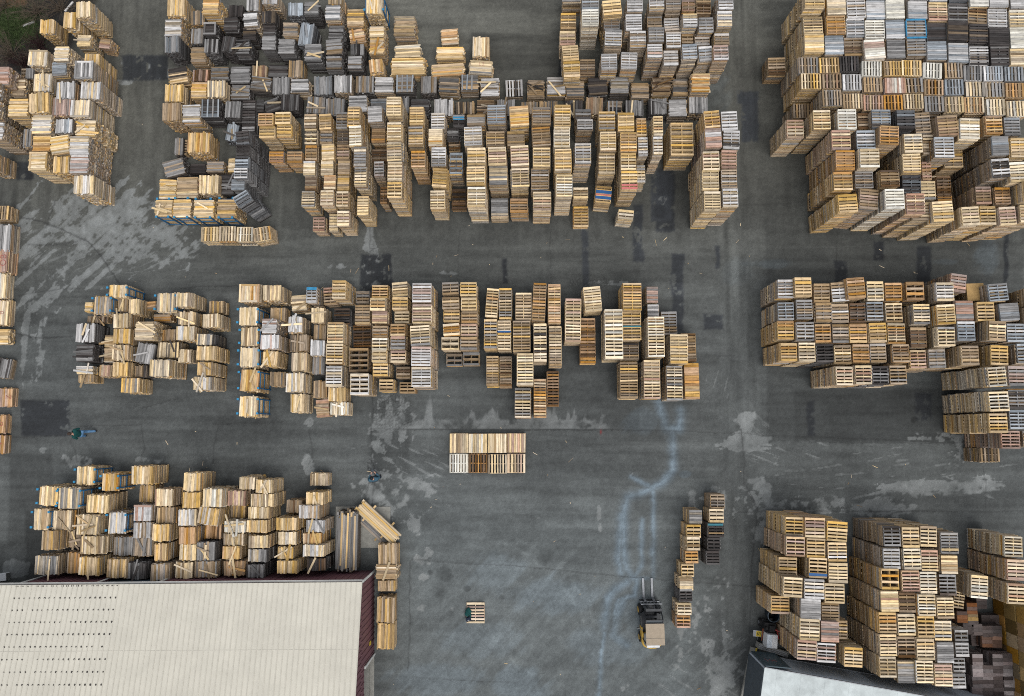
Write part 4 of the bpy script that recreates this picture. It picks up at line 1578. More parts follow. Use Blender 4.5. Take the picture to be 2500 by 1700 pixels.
# ------------------------------------------------------------------ forklift
def make_forklift():
    o = at(1584, 1518); r = empty('forklift', (o.x, o.y, 0), math.radians(1.2))
    tag(r, 'yellow forklift with bare forks and a beige board on its roof', 'forklift')
    # counterweight with rounded tail
    pts = [(-.5, -.35), (.5, -.35), (.52, -.85)] + [(.52 * math.cos(t), -.85 - .3 * math.sin(t)) for t in (math.pi * i / 12 for i in range(1, 12))] + [(-.52, -.85)]
    pts = pts[::-1]
    MB().poly(pts, .22, .98).build('counterweight', YEL, r, .04)
    MB().poly([(x * .86, y * .93) for x, y in pts], .985, 1.1).build('engine_hood', GREYP, r, .03)
    b = MB().box(-.52, -.30, -.36, .62, .25, .78).box(.30, .52, -.36, .62, .25, .78).box(-.299, .299, -.36, .95, .25, .42).build('chassis', DKMET, r, .02)
    MB().box(-.53, -.47, -.62, -.05, .3, .98).box(.47, .53, -.62, -.05, .3, .98).build('side_panel', YEL, r, .02)
    MB().box(-.53, -.50, -.3, .5, .785, .82).box(.50, .53, -.3, .5, .785, .82).build('side_step', GREYP, r)
    seat = MB().box(-.24, .24, -.33, .1, .8, .95).build('seat', BLACK, r, .04)
    MB().box(-.24, .24, -.40, -.3, .955, 1.35).build('seat_back', BLACK, seat, .03)
    MB().box(-.3, .3, .42, .56, .79, 1.05).build('dashboard', DKMET, r, .02)
    MB().tube((0, .42, 1.05), (0, .34, 1.16), .02).build('steering_column', BLACK, r)
    s = MB()
    for i in range(14):
        a0, a1 = 2 * math.pi * i / 14, 2 * math.pi * (i + 1) / 14
        s.tube((.16 * math.cos(a0), .33 + .13 * math.sin(a0), 1.17 + .07 * math.sin(a0)), (.16 * math.cos(a1), .33 + .13 * math.sin(a1), 1.17 + .07 * math.sin(a1)), .014, 6)
    s.build('steering_wheel', BLACK, r)
    gd = MB()
    for sx in (-1, 1):
        gd.bar((sx * .47, -.62, 1.0), (sx * .45, -.6, 2.1), .05, .05).bar((sx * .47, .58, .8), (sx * .44, .86, 1.55), .05, .05).bar((sx * .44, .86, 1.55), (sx * .43, .55, 2.12), .05, .05).bar((sx * .44, -.62, 2.12), (sx * .43, .58, 2.12), .05, .06)
    for i in range(9): gd.bar((-.42, -.55 + i * .14, 2.125), (.42, -.55 + i * .14, 2.125), .035, .03)
    gd.bar((-.44, .57, 2.1), (.44, .57, 2.1), .05, .05)
    gd.build('overhead_guard', DKMET, r)
    MB().box(-.42, .42, .43, .56, 2.06, 2.09).build('windscreen', SLATE, r)
    MB().box(-.47, .47, -.65, .41, 2.165, 2.185).build('roof_board', BEIGE, r)
    MB().box(-.47, .47, -.305, -.295, 2.186, 2.19).build('board_seam', DKMET, r)
    MB().tube((-.33, -.88, 1.24), (.33, -.88, 1.24), .13, 14).build('gas_tank', WHITEP, r, .02)
    ms = MB()
    for sx in (-1, 1): ms.box(sx * .36 - .05, sx * .36 + .05, .98, 1.12, .08, 2.0).box(sx * .25 - .04, sx * .25 + .04, 1.02, 1.14, .1, 1.95)
    ms.box(-.4, .4, .98, 1.1, 1.9, 2.02).box(-.4, .4, .98, 1.08, .9, 1.0)
    ms.build('mast', DKMET, r)
    hy = MB()
    for sx in (-1, 1): hy.tube((sx * .14, 1.0, .2), (sx * .14, 1.0, 1.7), .04)
    hy.build('lift_cylinder', STEEL, r)
    hs_ = MB()
    for i in range(10):
        t0, t1 = i / 10 * math.pi, (i + 1) / 10 * math.pi
        hs_.tube((.2 + .1 * math.cos(t0), .95, 1.75 + .14 * math.sin(t0)), (.2 + .1 * math.cos(t1), .95, 1.75 + .14 * math.sin(t1)), .022, 6)
    hs_.build('hose', BLACK, r)
    MB().box(-.5, .5, 1.16, 1.21, .14, .24).box(-.5, .5, 1.16, 1.21, .5, .6).build('carriage', DKMET, r)
    lb = MB().box(-.54, .54, 1.16, 1.2, 1.2, 1.26).box(-.54, .54, 1.16, 1.2, .62, .68)
    for i in range(7): lb.box(-.54 + i * .175, -.51 + i * .175, 1.165, 1.195, .68, 1.2)
    lb.build('load_backrest', STEEL, r)
    for sx in (-1, 1):
        MB().box(sx * .23 - .06, sx * .23 + .06, 1.215, 1.26, .03, .62).box(sx * .23 - .06, sx * .23 + .06, 1.261, 2.28, .03, .075).build('fork', STEEL, r, .008)
        for (y, rad) in ((.72, .3), (-.7, .26)):
            w_ = MB().tube((sx * .40, y, rad), (sx * .58, y, rad), rad, 20).build('wheel', BLACK, r, .02)
            MB().tube((sx * .581, y, rad), (sx * .6, y, rad), rad * .55, 14).build('rim', YEL, w_)
    MB().bar((-.5, -.15, 1.2), (-.72, .02, 1.35), .03, .03).box(-.8, -.68, 0, .04, 1.28, 1.46).build('mirror', GREYP, r)


make_forklift()


# ------------------------------------------------------------------ people
def skin_mesh(name, verts, edges, radii, mat, parent, root=0, sub=2):
    me = bpy.data.meshes.new(name); me.from_pydata(verts, edges, []); me.update()
    o = bpy.data.objects.new(name, me); COL.objects.link(o); o.parent = parent
    sk = o.modifiers.new('skin', 'SKIN'); sk.use_smooth_shade = True
    for i, rr in enumerate(radii):
        me.skin_vertices[0].data[i].radius = rr if isinstance(rr, tuple) else (rr, rr); me.skin_vertices[0].data[i].use_root = (i == root)
    sd = o.modifiers.new('smooth', 'SUBSURF'); sd.levels = sub; sd.render_levels = sub
    me.materials.append(mat); return o


def ball(name, c, r, mat, parent, sc_=(1, 1, 1)):
    bm = bmesh.new(); bmesh.ops.create_icosphere(bm, subdivisions=3, radius=r)
    for v_ in bm.verts: v_.co = Vector(v_.co) * 1.0; v_.co.x *= sc_[0]; v_.co.y *= sc_[1]; v_.co.z *= sc_[2]; v_.co += Vector(c)
    me = bpy.data.meshes.new(name); bm.to_mesh(me); bm.free()
    for p in me.polygons: p.use_smooth = True
    me.materials.append(mat); o = bpy.data.objects.new(name, me); COL.objects.link(o); o.parent = parent; return o


def person(loc, rz, label, J, top, legs, hair, group=None):
    """J: joints in a body frame facing +y"""
    r = empty('person', loc, rz); tag(r, label, 'person', group)
    V, E, Rr = [], [], []
    idx = {}
    def jn(n, p, rad, par=None):
        idx[n] = len(V); V.append(p); Rr.append(rad)
        if par: E.append((idx[par], idx[n]))
    jn('pelvis', J['pelvis'], (.14, .11))
    jn('chest', J['chest'], (.16, .115), 'pelvis'); jn('neck', J['neck'], .055, 'chest')
    hd = Vector(J['head']); jn('jaw', tuple(hd - Vector((0, 0, .06))), (.065, .075), 'neck'); jn('crown', tuple(hd + Vector((0, 0, .06))), (.075, .09), 'jaw')
    for s in ('l', 'r'):
        jn('sh' + s, J['sh' + s], .065, 'chest'); jn('el' + s, J['el' + s], .042, 'sh' + s); jn('wr' + s, J['wr' + s], .028, 'el' + s)
        w_ = Vector(J['wr' + s]); dr = (w_ - Vector(J['el' + s])).normalized(); side = Vector((1, 0, 0)) if abs(dr.x) < .8 else Vector((0, 1, 0))
        pm = w_ + dr * .07; jn('pm' + s, tuple(pm), (.034, .02), 'wr' + s)
        for i, (off, ln) in enumerate(((-.03, .07), (-.01, .082), (.01, .078), (.03, .062))):
            p1 = pm + dr * .03 + side * off; jn('f%d%s' % (i, s), tuple(p1), .010, 'pm' + s); jn('g%d%s' % (i, s), tuple(p1 + dr * ln * .8 + Vector((0, 0, -.02))), .008, 'f%d%s' % (i, s))
        jn('th' + s, tuple(w_ + dr * .04 + side * (.045 if s == 'l' else -.045)), .011, 'wr' + s)
        jn('hp' + s, J['hp' + s], .085, 'pelvis'); jn('kn' + s, J['kn' + s], .06, 'hp' + s); jn('an' + s, J['an' + s], .04, 'kn' + s)
    skin_mesh('body', V, E, Rr, SKIN, r)
    # jacket
    V2, E2, R2 = [J['hem'], J['chest'], tuple(Vector(J['neck']) - Vector((0, 0, .03)))], [(0, 1), (1, 2)], [(.19, .15), (.2, .15), (.085, .085)]
    for s in ('l', 'r'):
        b = len(V2); V2 += [J['sh' + s], J['el' + s], tuple(Vector(J['wr' + s]) - (Vector(J['wr' + s]) - Vector(J['el' + s])).normalized() * .02)]; E2 += [(1, b), (b, b + 1), (b + 1, b + 2)]; R2 += [.095, .066, .048]
    skin_mesh('jacket', V2, E2, R2, top, r, 1)
    V3, E3, R3 = [J['pelvis']], [], [(.165, .13)]
    for s in ('l', 'r'):
        b = len(V3); V3 += [J['hp' + s], J['kn' + s], J['an' + s]]; E3 += [(0, b), (b, b + 1), (b + 1, b + 2)]; R3 += [.105, .082, .066]
    skin_mesh('trousers', V3, E3, R3, legs, r)
    for s in ('l', 'r'):
        a = Vector(J['an' + s]); f = Vector((0, .17, -.04 if a.z < .12 else -.10))
        skin_mesh('shoe', [tuple(a - Vector((0, .03, .04))), tuple(a + f * .55 - Vector((0, 0, .03))), tuple(a + f - Vector((0, 0, .02)))], [(0, 1), (1, 2)], [.05, .052, .045], SHOE, r)
    ball('hair', hd + Vector((0, -.018, .05)), .108, hair, r, (.86, 1.0, .92))
    for sx in (-1, 1):
        ball('ear', hd + Vector((sx * .08, 0, -.005)), .022, SKIN, r, (.5, .8, 1.2)); ball('eye', hd + Vector((sx * .03, .082, .0)), .011, WHITEP, r)
    ball('nose', hd + Vector((0, .095, -.03)), .018, SKIN, r, (.7, 1, 1.1)); ball('mouth', hd + Vector((0, .083, -.065)), .02, plain('lips', (.35, .13, .11)), r, (1, .4, .35))
    return r


walk = dict(pelvis=(0, 0, .93), chest=(0, .06, 1.27), neck=(0, .10, 1.47), head=(0, .17, 1.62), hem=(0, -.0, .86),
            shl=(-.2, .06, 1.39), ell=(-.27, .02, 1.12), wrl=(-.2, .22, 1.0), shr=(.2, .06, 1.39), elr=(.28, -.06, 1.12), wrr=(.24, .1, .95),
            hpl=(-.1, .01, .9), knl=(-.12, .2, .5), anl=(-.12, .16, .1), hpr=(.1, -.01, .9), knr=(.12, -.1, .49), anr=(.14, -.42, .14))
p = at(219, 1059); person((p.x, p.y, 0), math.pi / 2, 'person in dark green jacket and blue jeans walking across the yard', walk, GREENJ, JEANS, HAIR)
stand = dict(pelvis=(0, 0, .92), chest=(0, -.01, 1.26), neck=(0, .03, 1.47), head=(-.02, .11, 1.60), hem=(0, -.01, .82),
             shl=(-.21, -.01, 1.39), ell=(-.3, .06, 1.12), wrl=(-.12, .31, 1.14), shr=(.21, -.01, 1.39), elr=(.3, .06, 1.12), wrr=(.12, .31, 1.14),
             hpl=(-.1, 0, .9), knl=(-.13, .03, .5), anl=(-.14, 0, .09), hpr=(.1, 0, .9), knr=(.13, .03, .5), anr=(.14, 0, .09))
p = at(924, 1167); person((p.x, p.y, 0), math.radians(12), 'person in blue coat looking down at a controller held in both hands', stand, BLUEJ, NAVYC, HAIRB)
m_ = Matrix.Translation((p.x, p.y, 0)) @ Matrix.Rotation(math.radians(12), 4, 'Z')
rc = empty('remote_controller', m_ @ Vector((0, .42, 1.13)), math.radians(12)); tag(rc, 'dark drone remote controller held by the person in blue', 'controller')
MB().box(-.1, .1, -.05, .05, -.02, .025).build('body', DKMET, rc, .015)
MB().box(-.07, .07, -.02, .09, .03, .045).build('screen', SLATE, rc, .006)
for sx in (-1, 1): MB().tube((sx * .08, .04, .02), (sx * .09, .12, .1), .008).build('antenna', BLACK, rc); MB().tube((sx * .05, -.02, .026), (sx * .05, -.02, .05), .008).build('stick', STEEL, rc)

# jacket and bag left on the single pallet
def lump(name, c, size, mat, seed, parent=None):
    R = random.Random(seed); bm = bmesh.new(); bmesh.ops.create_icosphere(bm, subdivisions=4, radius=1)
    ph = [(R.uniform(2, 5), R.uniform(2, 5), R.uniform(0, 6)) for _ in range(5)]
    for v_ in bm.verts:
        q = v_.co.normalized(); k = 1 + sum(.09 * math.sin(a * q.x * 1.6 + b * q.y * 1.6 + f) for a, b, f in ph)
        v_.co = Vector((q.x * size[0] * k, q.y * size[1] * k, max(-.3, q.z) * size[2] * k))
    z0 = min(v_.co.z for v_ in bm.verts)
    for v_ in bm.verts: v_.co.z -= z0
    me = bpy.data.meshes.new(name); bm.to_mesh(me); bm.free()
    for pl in me.polygons: pl.use_smooth = True
    me.materials.append(mat); o = bpy.data.objects.new(name, me); COL.objects.link(o)
    if parent: o.parent = parent
    o.location = c; return o


p = at(1143, 1495, .14); jk = empty('jacket', (p.x, p.y, .139), math.radians(-10)); tag(jk, 'crumpled dark green jacket dropped on the lone pallet', 'jacket')
lump('torso_cloth', (0, 0, 0), (.16, .20, .12), GREENJ, 3, jk); lump('sleeve', (.13, -.17, 0), (.07, .15, .08), GREENJ, 5, jk); lump('hood', (-.02, .17, 0), (.09, .08, .1), GREENJ, 8, jk)
p = at(1144, 1511, .14); bgp = empty('camera_bag', (p.x, p.y, .139), math.radians(20)); tag(bgp, 'dark navy bag with straps lying beside the green jacket', 'bag')
MB().box(-.13, .13, -.1, .1, 0, .17).build('bag_body', NAVYC, bgp, .03)
for sx in (-1, 1): MB().bar((sx * .09, -.16, .02), (sx * .1, .22, .19), .03, .012).build('strap', BLACK, bgp)
MB().box(-.05, .04, -.06, -.02, .171, .18).build('buckle', STEEL, bgp)

# ------------------------------------------------------------------ trailer at the dock, kerb, engine cart
def make_trailer():
    zt = 3.8; a = at(1867.6, 1631.4, zt); b = at(2100, 1673, zt); ang = math.atan2(b.y - a.y, b.x - a.x)
    r = empty('box_trailer', (a.x, a.y, 0), ang); tag(r, 'grey roofed box trailer backed to the dock with one rear door swung open', 'trailer')
    L_, W_ = 13.0, 2.55
    MB().box(0, L_, -W_, 0, 1.15, zt - .06).build('cargo_box', TSIDE, r)
    rf = MB().box(-.02, L_ + .02, -W_ - .01, .01, zt - .059, zt).build('roof', TROOF, r, .012)
    rr = MB()
    for i in range(11): rr.box(.6 + i * 1.15, .62 + i * 1.15, -W_ + .05, -.05, zt + .001, zt + .005)
    rr.build('roof_seam', TROOF, rf)
    MB().box(0, L_, .012, .04, zt - .12, zt + .01).build('top_rail', STEEL, r); MB().box(0, L_, .002, .03, 1.1, 1.25).build('bottom_rail', STEEL, r)
    MB().box(-.045, -.022, -W_ + .06, -.06, 1.15, zt - .1).build('rear_door', SLATE, r)
    d = MB().box(0, 1.22, 0, .05, 1.2, zt - .08).build('rear_door', plain('dark_teal_door', (.035, .06, .075), .5, noise=.3, scale=3), r); d.location = (.05, .05, 0); d.rotation_euler = (0, 0, math.radians(5))
    mk = MB()
    for i in range(5): mk.bar((.3 + i * .11, .052, 2.5 + .2 * (i % 2)), (.36 + i * .11, .052, 2.9 - .2 * (i % 2)), .02, .006)
    mk.build('spray_mark', REDSPRAY, d)
    MB().box(.4, L_ - .2, -W_ + .7, -.7, .85, 1.09).build('frame', DKMET, r)
    for x in (1.9, 3.2):
        for y in (-.28, -W_ + .28): 
            w_ = MB().tube((x, y - .16, .5), (x, y + .16, .5), .5, 24).build('wheel', BLACK, r, .03); MB().tube((x, y - .17, .5), (x, y + .17, .5), .26, 16).build('rim', STEEL, w_)
    for y in (-.5, -W_ + .5): MB().box(9.9, 10.05, y - .07, y + .07, 0, .85).build('landing_leg', DKMET, r)


make_trailer()
a, b = at(1839, 1580), at(1812, 1712)
k = empty('dock_kerb', (a.x, a.y, 0)); tag(k, 'low concrete dock kerb with worn yellow edge paint beside the trailer', 'kerb')
d_ = b - a
MB().bar((0, 0, .08), (d_.x, d_.y, .08), .32, .16).build('kerb_stone', CONC, k)
MB().bar((.13, 0, .166), (d_.x + .13, d_.y, .166), .09, .006).build('yellow_line', YELW, k)
a, b = at(1845, 1570), at(1916, 1592)
k = empty('concrete_barrier', (a.x, a.y, 0)); tag(k, 'concrete barrier block with silver rails lying on top by the engine cart', 'barrier')
d_ = b - a
MB().bar((0, 0, .3), (d_.x, d_.y, .3), .3, .6).build('block', CONC, k, .02)
for q in range(3): MB().bar((-.02, .09 - q * .085, .62 + q * .01), (d_.x * .95, d_.y + .09 - q * .085, .62 + q * .01), .05, .04).build('rail', STEEL, k)


def make_cart():
    o = at(1868, 1538); r = empty('engine_cart', (o.x, o.y, 0), math.radians(-6)); tag(r, 'white boxed engine cart with black motor and red bars by the dock', 'cart')
    MB().box(-.26, .3, -.62, .06, .55, 1.25).build('housing', WHITEP, r, .03)
    MB().box(-.25, .0, -.61, .05, 1.251, 1.262).build('lid', plain('pale_blue_lid', (.5, .55, .6), .5), r)
    e = MB().box(-.3, .28, .1, .55, .4, .85).box(-.1, .2, .15, .45, .85, 1.05).tube((-.25, .3, .85), (-.25, .3, 1.1), .07).tube((.1, .55, .5), (.1, .75, .5), .12).tube((-.2, .12, .9), (.2, .12, .9), .04)
    e.build('engine', BLACK, r, .015)
    MB().box(-.32, .34, -.6, .6, .28, .395).build('chassis', DKMET, r)
    for sx in (-1, 1):
        for y in (-.4, .42):
            w_ = MB().tube((sx * .3, y, .2), (sx * .42, y, .2), .2, 18).build('wheel', BLACK, r); MB().tube((sx * .421, y, .2), (sx * .43, y, .2), .1, 12).build('rim', STEEL, w_)
    MB().bar((.1, .3, 1.0), (.75, .12, 1.15), .045, .045).bar((.3, .3, .9), (.32, -.1, 1.3), .04, .04).build('red_bar', plain('red_paint_bar', (.32, .04, .04), .5), r)
    MB().bar((-.3, -.45, .5), (-.32, .2, .7), .05, .05).build('copper_pipe', plain('rusty_pipe', (.25, .09, .05), .7), r)
    pl = MB().box(-.78, -.34, -.28, .04, .52, .56).build('plate_holder', STEEL, r); MB().box(-.62, -.36, -.26, .02, .561, .57).build('yellow_plate', YELW, pl)
    tx = bpy.data.objects.new('plate_number', text_mesh('63', .22, BLACK, 'plate_number')); COL.objects.link(tx); tx.parent = pl; tx.location = (-.49, -.12, .574)


make_cart()
p = at(1879, 1497)
dr = empty('black_tub', (p.x, p.y, 0)); tag(dr, 'round black tub standing open beside the engine cart', 'tub')
t_ = MB()
for i in range(24):
    a0, a1 = 2 * math.pi * i / 24, 2 * math.pi * (i + 1) / 24
    t_.v += []; b0 = len(t_.v)
    t_.v += [(rr * math.cos(t), rr * math.sin(t), zz) for t in (a0, a1) for rr, zz in ((.26, 0), (.31, .7), (.285, .7), (.24, .05))]
    t_.f += [(b0, b0 + 4, b0 + 5, b0 + 1), (b0 + 1, b0 + 5, b0 + 6, b0 + 2), (b0 + 2, b0 + 6, b0 + 7, b0 + 3)]
t_.build('shell', plain('blue_black_plastic', (.02, .03, .04), .4), dr); MB().tube((0, 0, .03), (0, 0, .05), .245, 24).build('base', BLACK, dr)
s_ = MB()
for i in range(24):
    a0, a1 = 2 * math.pi * i / 24, 2 * math.pi * (i + 1) / 24; s_.tube((.3 * math.cos(a0), .3 * math.sin(a0), .71), (.3 * math.cos(a1), .3 * math.sin(a1), .71), .022, 6)
s_.build('rim', plain('grey_tub_rim', (.1, .13, .16), .4), dr)

# ------------------------------------------------------------------ wooden crates and plywood bins in the lower right corner
def crate_mesh(var):
    R = random.Random(var); m = MB(); h = 1.0
    for j in range(3):
        y0, y1 = -.5 + j / 3, -.5 + (j + 1) / 3 - .012; m.box(-.5, .5, y0, y1, h - .04, h + R.uniform(0, .006))
    for sx in (-1, 1):
        for j in range(3): m.box(sx * .5 - .02, sx * .5 + .02, -.49, .49, .02 + j * .32, .32 + j * .32)
    for sy in (-1, 1):
        for j in range(3): m.box(-.478, .478, sy * .48 - .02, sy * .48 + .02, .02 + j * .32, .32 + j * .32)
    m.box(-.47, .47, -.455, .455, 0, .019)
    return m.mesh('crate', TIMBER)


CR = [crate_mesh(i) for i in range(4)]
CT = {'n': (128, 90, 66), 'd': (98, 88, 85), 'a': (166, 140, 100), 'u': (158, 146, 144), 'l': (180, 170, 168)}
crates = [(f"dusty grey crate, {ORD[i]} from left in {ORD[j]} row of grey crates", 213 + 68 * i + 3 * j * (i > 1), 612 + 76 * j, 65, 73, 1.5, R_)
          for j, rw in enumerate(('uduuu', 'uuulu', 'uudll', 'uduuu')) for i, R_ in enumerate(rw) if (i, j) != (1, 0)]
crates += [(f"{w_} crate, {ORD[k]} down in the brown crate pile", x_, y_, 68, 68, h_, c_) for k, (x_, y_, h_, c_, w_) in enumerate((
    (172, 262, 1.1, 'n', 'rusty brown'), (240, 228, 1.0, 'd', 'black'), (103, 322, 1.1, 'n', 'brown'), (178, 335, 1.1, 'a', 'tan'), (272, 345, .55, 'd', 'black open'), (330, 345, .55, 'd', 'dark'),
    (148, 405, 1.1, 'd', 'sooty'), (208, 410, 1.1, 'd', 'dark grey'), (278, 420, 1.1, 'd', 'dark slate'), (342, 420, 1.1, 'd', 'dark stained'), (275, 490, 1.1, 'n', 'reddish brown'), (345, 490, 1.1, 'n', 'umber'), (205, 480, .55, 'd', 'low dark')))]
for i, (lb, x_, y_, dx, dy, h_, c_) in enumerate(crates):
    R = random.Random(i); n = max(1, round(h_ / .52)); hh = h_ / n
    c = at(2300 + (x_ + dx / 2) / 2.8, 1380 + (y_ + dy / 2) / 2.8, h_)
    for kx in range(n):
        t = put('wooden_crate', CR[R.randrange(4)], None, (c.x + R.gauss(0, .01), c.y + R.gauss(0, .01), kx * hh), (0, 0, R.gauss(0, .02)), (.52, .57, hh * .985))
        paint(t, tuple(q * ALB for q in lin(CT[c_])), tuple(q * ALB for q in lin(CT['d'])), R)
        tag(t, lb if kx == n - 1 else f"{('lower','bottom')[kx == 0]} crate beneath the {lb[:58]}", 'crate', 'wooden crates in the corner')
# plywood bins along the edge
binm = []
for vv in range(3):
    R = random.Random(vv); m = MB().box(-.5, .5, -.5, .5, .08, 1)
    for y in (-.38, 0, .38): m.box(-.49, .49, y - .05, y + .05, 0, .079)
    binm.append(m.mesh('plywood_bin', TIMBER))
BT = ((196, 154, 92), (182, 142, 86), (168, 142, 94), (206, 174, 116), (178, 132, 76))
x_b = at(2428, 1560).x
for j in range(7):
    y_b = at(2428, 1478 + j * 34).y
    for k_ in range(4):
        R = random.Random(j * 5 + k_)
        o = put('plywood_bin', binm[R.randrange(3)], None, (x_b + .55 + R.gauss(0, .015), y_b, k_ * .98), (0, 0, R.gauss(0, .008)), (1.1, .745, .975))
        paint(o, tuple(q * ALB for q in lin(BT[R.randrange(5)])), tuple(q * ALB for q in lin(BT[R.randrange(5)])), R)
        tag(o, f"yellow plywood bin, {ORD[k_]} up in the {ORD[j]} tower beside the crates", 'bin', 'plywood bins stacked at the edge')

# ------------------------------------------------------------------ leaning lumber bundle on bearers, odd pieces
def lumber(u, v, z0, L_, W_, layers, ang, tints, label, seed):
    R = random.Random(seed); p = at(u, v, z0 + layers * .05); r = empty('lumber_bundle', (p.x, p.y, 0), math.radians(ang)); tag(r, label, 'lumber bundle')
    for k_ in range(2):
        o = put('bearer', board_mesh(0), r, (-L_ * .25 + k_ * L_ * .5, 0, z0 - .1), (0, 0, math.pi / 2), (W_ * 1.5, .1, 4.3)); paint(o, TINT['y'], TINT['t'], R)
    for k_ in range(layers):
        n = int(W_ / .1)
        for i in range(n):
            o = put('plank', board_mesh(0), r, (R.gauss(0, .06), -W_ / 2 + (i + .5) * W_ / n, z0 + k_ * .05), (0, 0, R.gauss(0, .004)), (L_ * R.uniform(.95, 1.02), W_ / n * .93, 2.2)); paint(o, TINT[tints[0]], TINT[tints[-1]], R, .08)


lumber(922, 1275, .55, 2.7, .72, 3, -41.5, 'py', 'pale long lumber bundle set askew on bearers at the shed corner', 4)
lumber(908, 1283, .1, 2.6, .7, 2, -41.5, 'gt', 'weathered grey lumber bundle lying under the pale askew one', 5)
p = at(886, 1287); sl_ = empty('concrete_slab', (p.x, p.y, 0)); tag(sl_, 'thin pale concrete slab under the askew lumber', 'slab')
MB().box(-1.5, 1.5, -1.1, 1.1, .004, .05).build('slab_top', CONC, sl_)
p = at(8, 1408); wb = empty('white_beam', (p.x, p.y, 0), .12); tag(wb, 'short white beam end at the left edge above the shed', 'beam')
MB().box(-.8, .38, -.2, .2, 0, .35).build('beam_body', WHITEP, wb, .02); MB().box(.381, .4, -.18, .18, .02, .33).build('end_cap', GREYP, wb)
for i, (u_, v_, a_, l_, w_) in enumerate(((170, 18, 55, .75, 'white'), (72, 60, 24, .7, 'grey'), (22, 395, -40, .6, 'rusty'))):
    p = at(u_, v_); o = put('loose_post', board_mesh(0), None, (p.x, p.y, .03), (0, .05, math.radians(a_)), (l_, .1, 3)); paint(o, TINT['w' if i < 2 else 'r'], TINT['g'], random.Random(i))
    tag(o, f"{w_} wooden post lying on the {'verge among bare twigs' if i < 2 else 'ground behind the corner stacks'}" + (' by the grass' if i == 1 else ''), 'post')
for i, (u_, v_, txt, rz_, sz) in enumerate(((9, 636, 'OB', 90, .5), (4, 764, '8', 90, .45), (22, 970, 'Z', 90, .45), (2, 1036, 'B', 90, .45), (0, 1085, '4', 90, .45), (1176, 158, 'L2', 0, .34), (491, 447, 'Z1', 90, .34))):
    st = min(STACKS, key=lambda s: (s['u'] - u_) ** 2 + (s['v'] - v_) ** 2)
    tx = bpy.data.objects.new('spray_mark', text_mesh(txt, sz, REDSPRAY, 'spray_mark')); COL.objects.link(tx); tx.parent = st['root']; R0 = st['root'].rotation_euler.z
    p = at(u_, v_, st['h']); q = Matrix.Rotation(-R0, 4, 'Z') @ (p - Vector(st['root'].location)); tx.location = (q.x, q.y, st['h'] + .04); tx.rotation_euler = (0, 0, math.radians(rz_) - R0)
# painted boards set into top decks
for i, (u_, v_, fr, mat, wd) in enumerate(((1472, 480, .12, NAVY, .19), (1472, 480, -.22, NAVY, .18), (1472, 480, -.05, PINK, .08), (1997, 1388, -.31, NAVY, .13), (760, 715, .42, BLUE2, .19), (1120, 295, .25, BLUE2, .13), (1120, 295, .08, BLUE2, .08), (1747, 1294, .4, TEAL, .14),
                                           (1536, 440, -.44, PINK, .13), (1536, 440, -.27, PINK, .1), (1538, 800, .0, TEAL, .05), (1235, 830, .12, NAVY, .06))):
    s = min(STACKS, key=lambda s: (s['u'] - u_) ** 2 + (s['v'] - v_) ** 2); L_, D_ = s['w'] * .99, s['d']
    MB().box(-L_ / 2, L_ / 2, fr * D_ - wd * D_ / 2, fr * D_ + wd * D_ / 2, s['h'] + .004, s['h'] + .012).build('painted_board', mat, s['root'])

# ------------------------------------------------------------------ verge plants
TWIG = plain('bare_twig', (.11, .085, .062), .9, noise=.4); TWIGR = plain('dark_red_twig', (.035, .016, .016), .9, noise=.4); GRASSM = plain('grass_blade', (.055, .085, .028), .8, noise=.5, scale=3)


def shrub(u, v, rad, hgt, mat, label, seed, n=46):
    R = random.Random(seed); p = at(u, v); r = empty('bare_shrub', (p.x, p.y, 0)); tag(r, label, 'shrub', 'bare shrubs on the verge')
    st_ = MB(); tw = MB()
    for i in range(n):
        a = R.uniform(0, 6.28); el = R.uniform(.25, 1.3); L_ = R.uniform(.6, 1) * math.hypot(rad, hgt)
        q = Vector((R.uniform(-.1, .1), R.uniform(-.1, .1), 0)); d = Vector((math.cos(a) * math.cos(el) * rad / hgt, math.sin(a) * math.cos(el) * rad / hgt, math.sin(el))).normalized(); rr = .016
        for k_ in range(5):
            q2 = q + d * L_ / 5; st_.tube(q, q2, rr, 5, rr * .75); rr *= .75
            if k_ > 0:
                for b in range(3):
                    e = (d + Vector((R.gauss(0, .6), R.gauss(0, .6), R.gauss(.1, .4)))).normalized(); tw.tube(q2, q2 + e * L_ * R.uniform(.1, .26), rr * .6, 4, .002)
            d = (d + Vector((R.gauss(0, .16), R.gauss(0, .16), R.gauss(-.04, .1)))).normalized(); q = q2
            if q.z < .02: break
    st_.build('branches', mat, r); tw.build('twigs', mat, r)


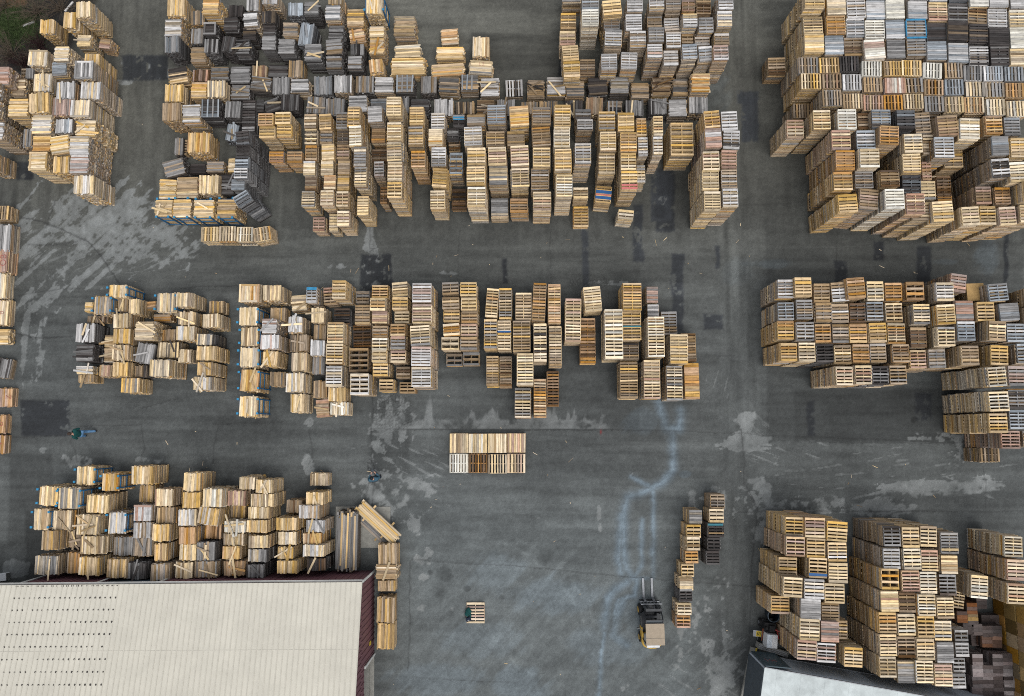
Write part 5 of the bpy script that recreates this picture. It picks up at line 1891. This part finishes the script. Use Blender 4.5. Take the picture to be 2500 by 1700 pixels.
shrub(150, 22, 1.5, 1.3, TWIG, 'wide bare shrub with pale twigs at the top edge of the verge', 1, 60)
shrub(95, 30, 1.3, 1.2, TWIG, 'bare straggly shrub left of the widest shrub', 2)
shrub(30, 135, 1.3, 1.3, TWIG, 'dark bare bramble at the left edge below the grass', 3, 60)
shrub(100, 112, .8, .7, TWIGR, 'low dark red bramble heap beside the corner stacks', 4, 70)
shrub(60, 160, .9, .9, TWIGR, 'small dark bramble behind the corner board stacks', 5, 50)
shrub(15, 15, 1.2, 1.0, TWIG, 'bare shrub in the far corner above the grass', 6)
shrub(205, 8, .9, .8, TWIG, 'small pale twiggy shrub beside the tallest corner stack', 7, 30)
g_ = MB(); R = random.Random(9)
for i in range(5200):
    u_, v_ = R.gauss(38, 36), R.gauss(66, 30)
    if not (-60 < u_ < 140 and -20 < v_ < 150): continue
    p = at(u_, v_); a = R.uniform(0, 6.28); h_ = R.uniform(.1, .3); b = len(g_.v); dx, dy = math.cos(a) * .012, math.sin(a) * .012; lx, ly = R.gauss(0, .12), R.gauss(0, .12)
    g_.v += [(p.x - dx, p.y - dy, 0), (p.x + dx, p.y + dy, 0), (p.x + lx, p.y + ly, h_)]; g_.f.append((b, b + 1, b + 2))
tag(g_.build('grass', GRASSM), kind='stuff')

sp = MB(); R = random.Random(31)
for i in range(170):
    s = STACKS[R.randrange(len(STACKS))]
    if R.random() < .6: u_, v_ = s['u'] + R.gauss(0, 70), s['v'] + R.gauss(0, 70)
    else: u_, v_ = R.uniform(300, 2450), R.choice((R.uniform(560, 690), R.uniform(1040, 1240), R.uniform(1300, 1690)))
    if v_ > 1360 and u_ < 930 or (u_ < 240 and v_ < 180): continue
    p = at(u_, v_); a = R.uniform(0, 3.14); l_ = R.choice((.05, .07, .1, .16, .3)) * R.uniform(.7, 1.3); w_ = R.uniform(.012, .03)
    sp.box(-l_ / 2, l_ / 2, -w_ / 2, w_ / 2, .004, .012, Matrix.Translation((p.x, p.y, 0)) @ Matrix.Rotation(a, 4, 'Z'))
o = sp.build('wood_splinters', TIMBER); o.color = TINT['p'] + (1,); o['tone'] = TINT['t']; tag(o, kind='stuff')
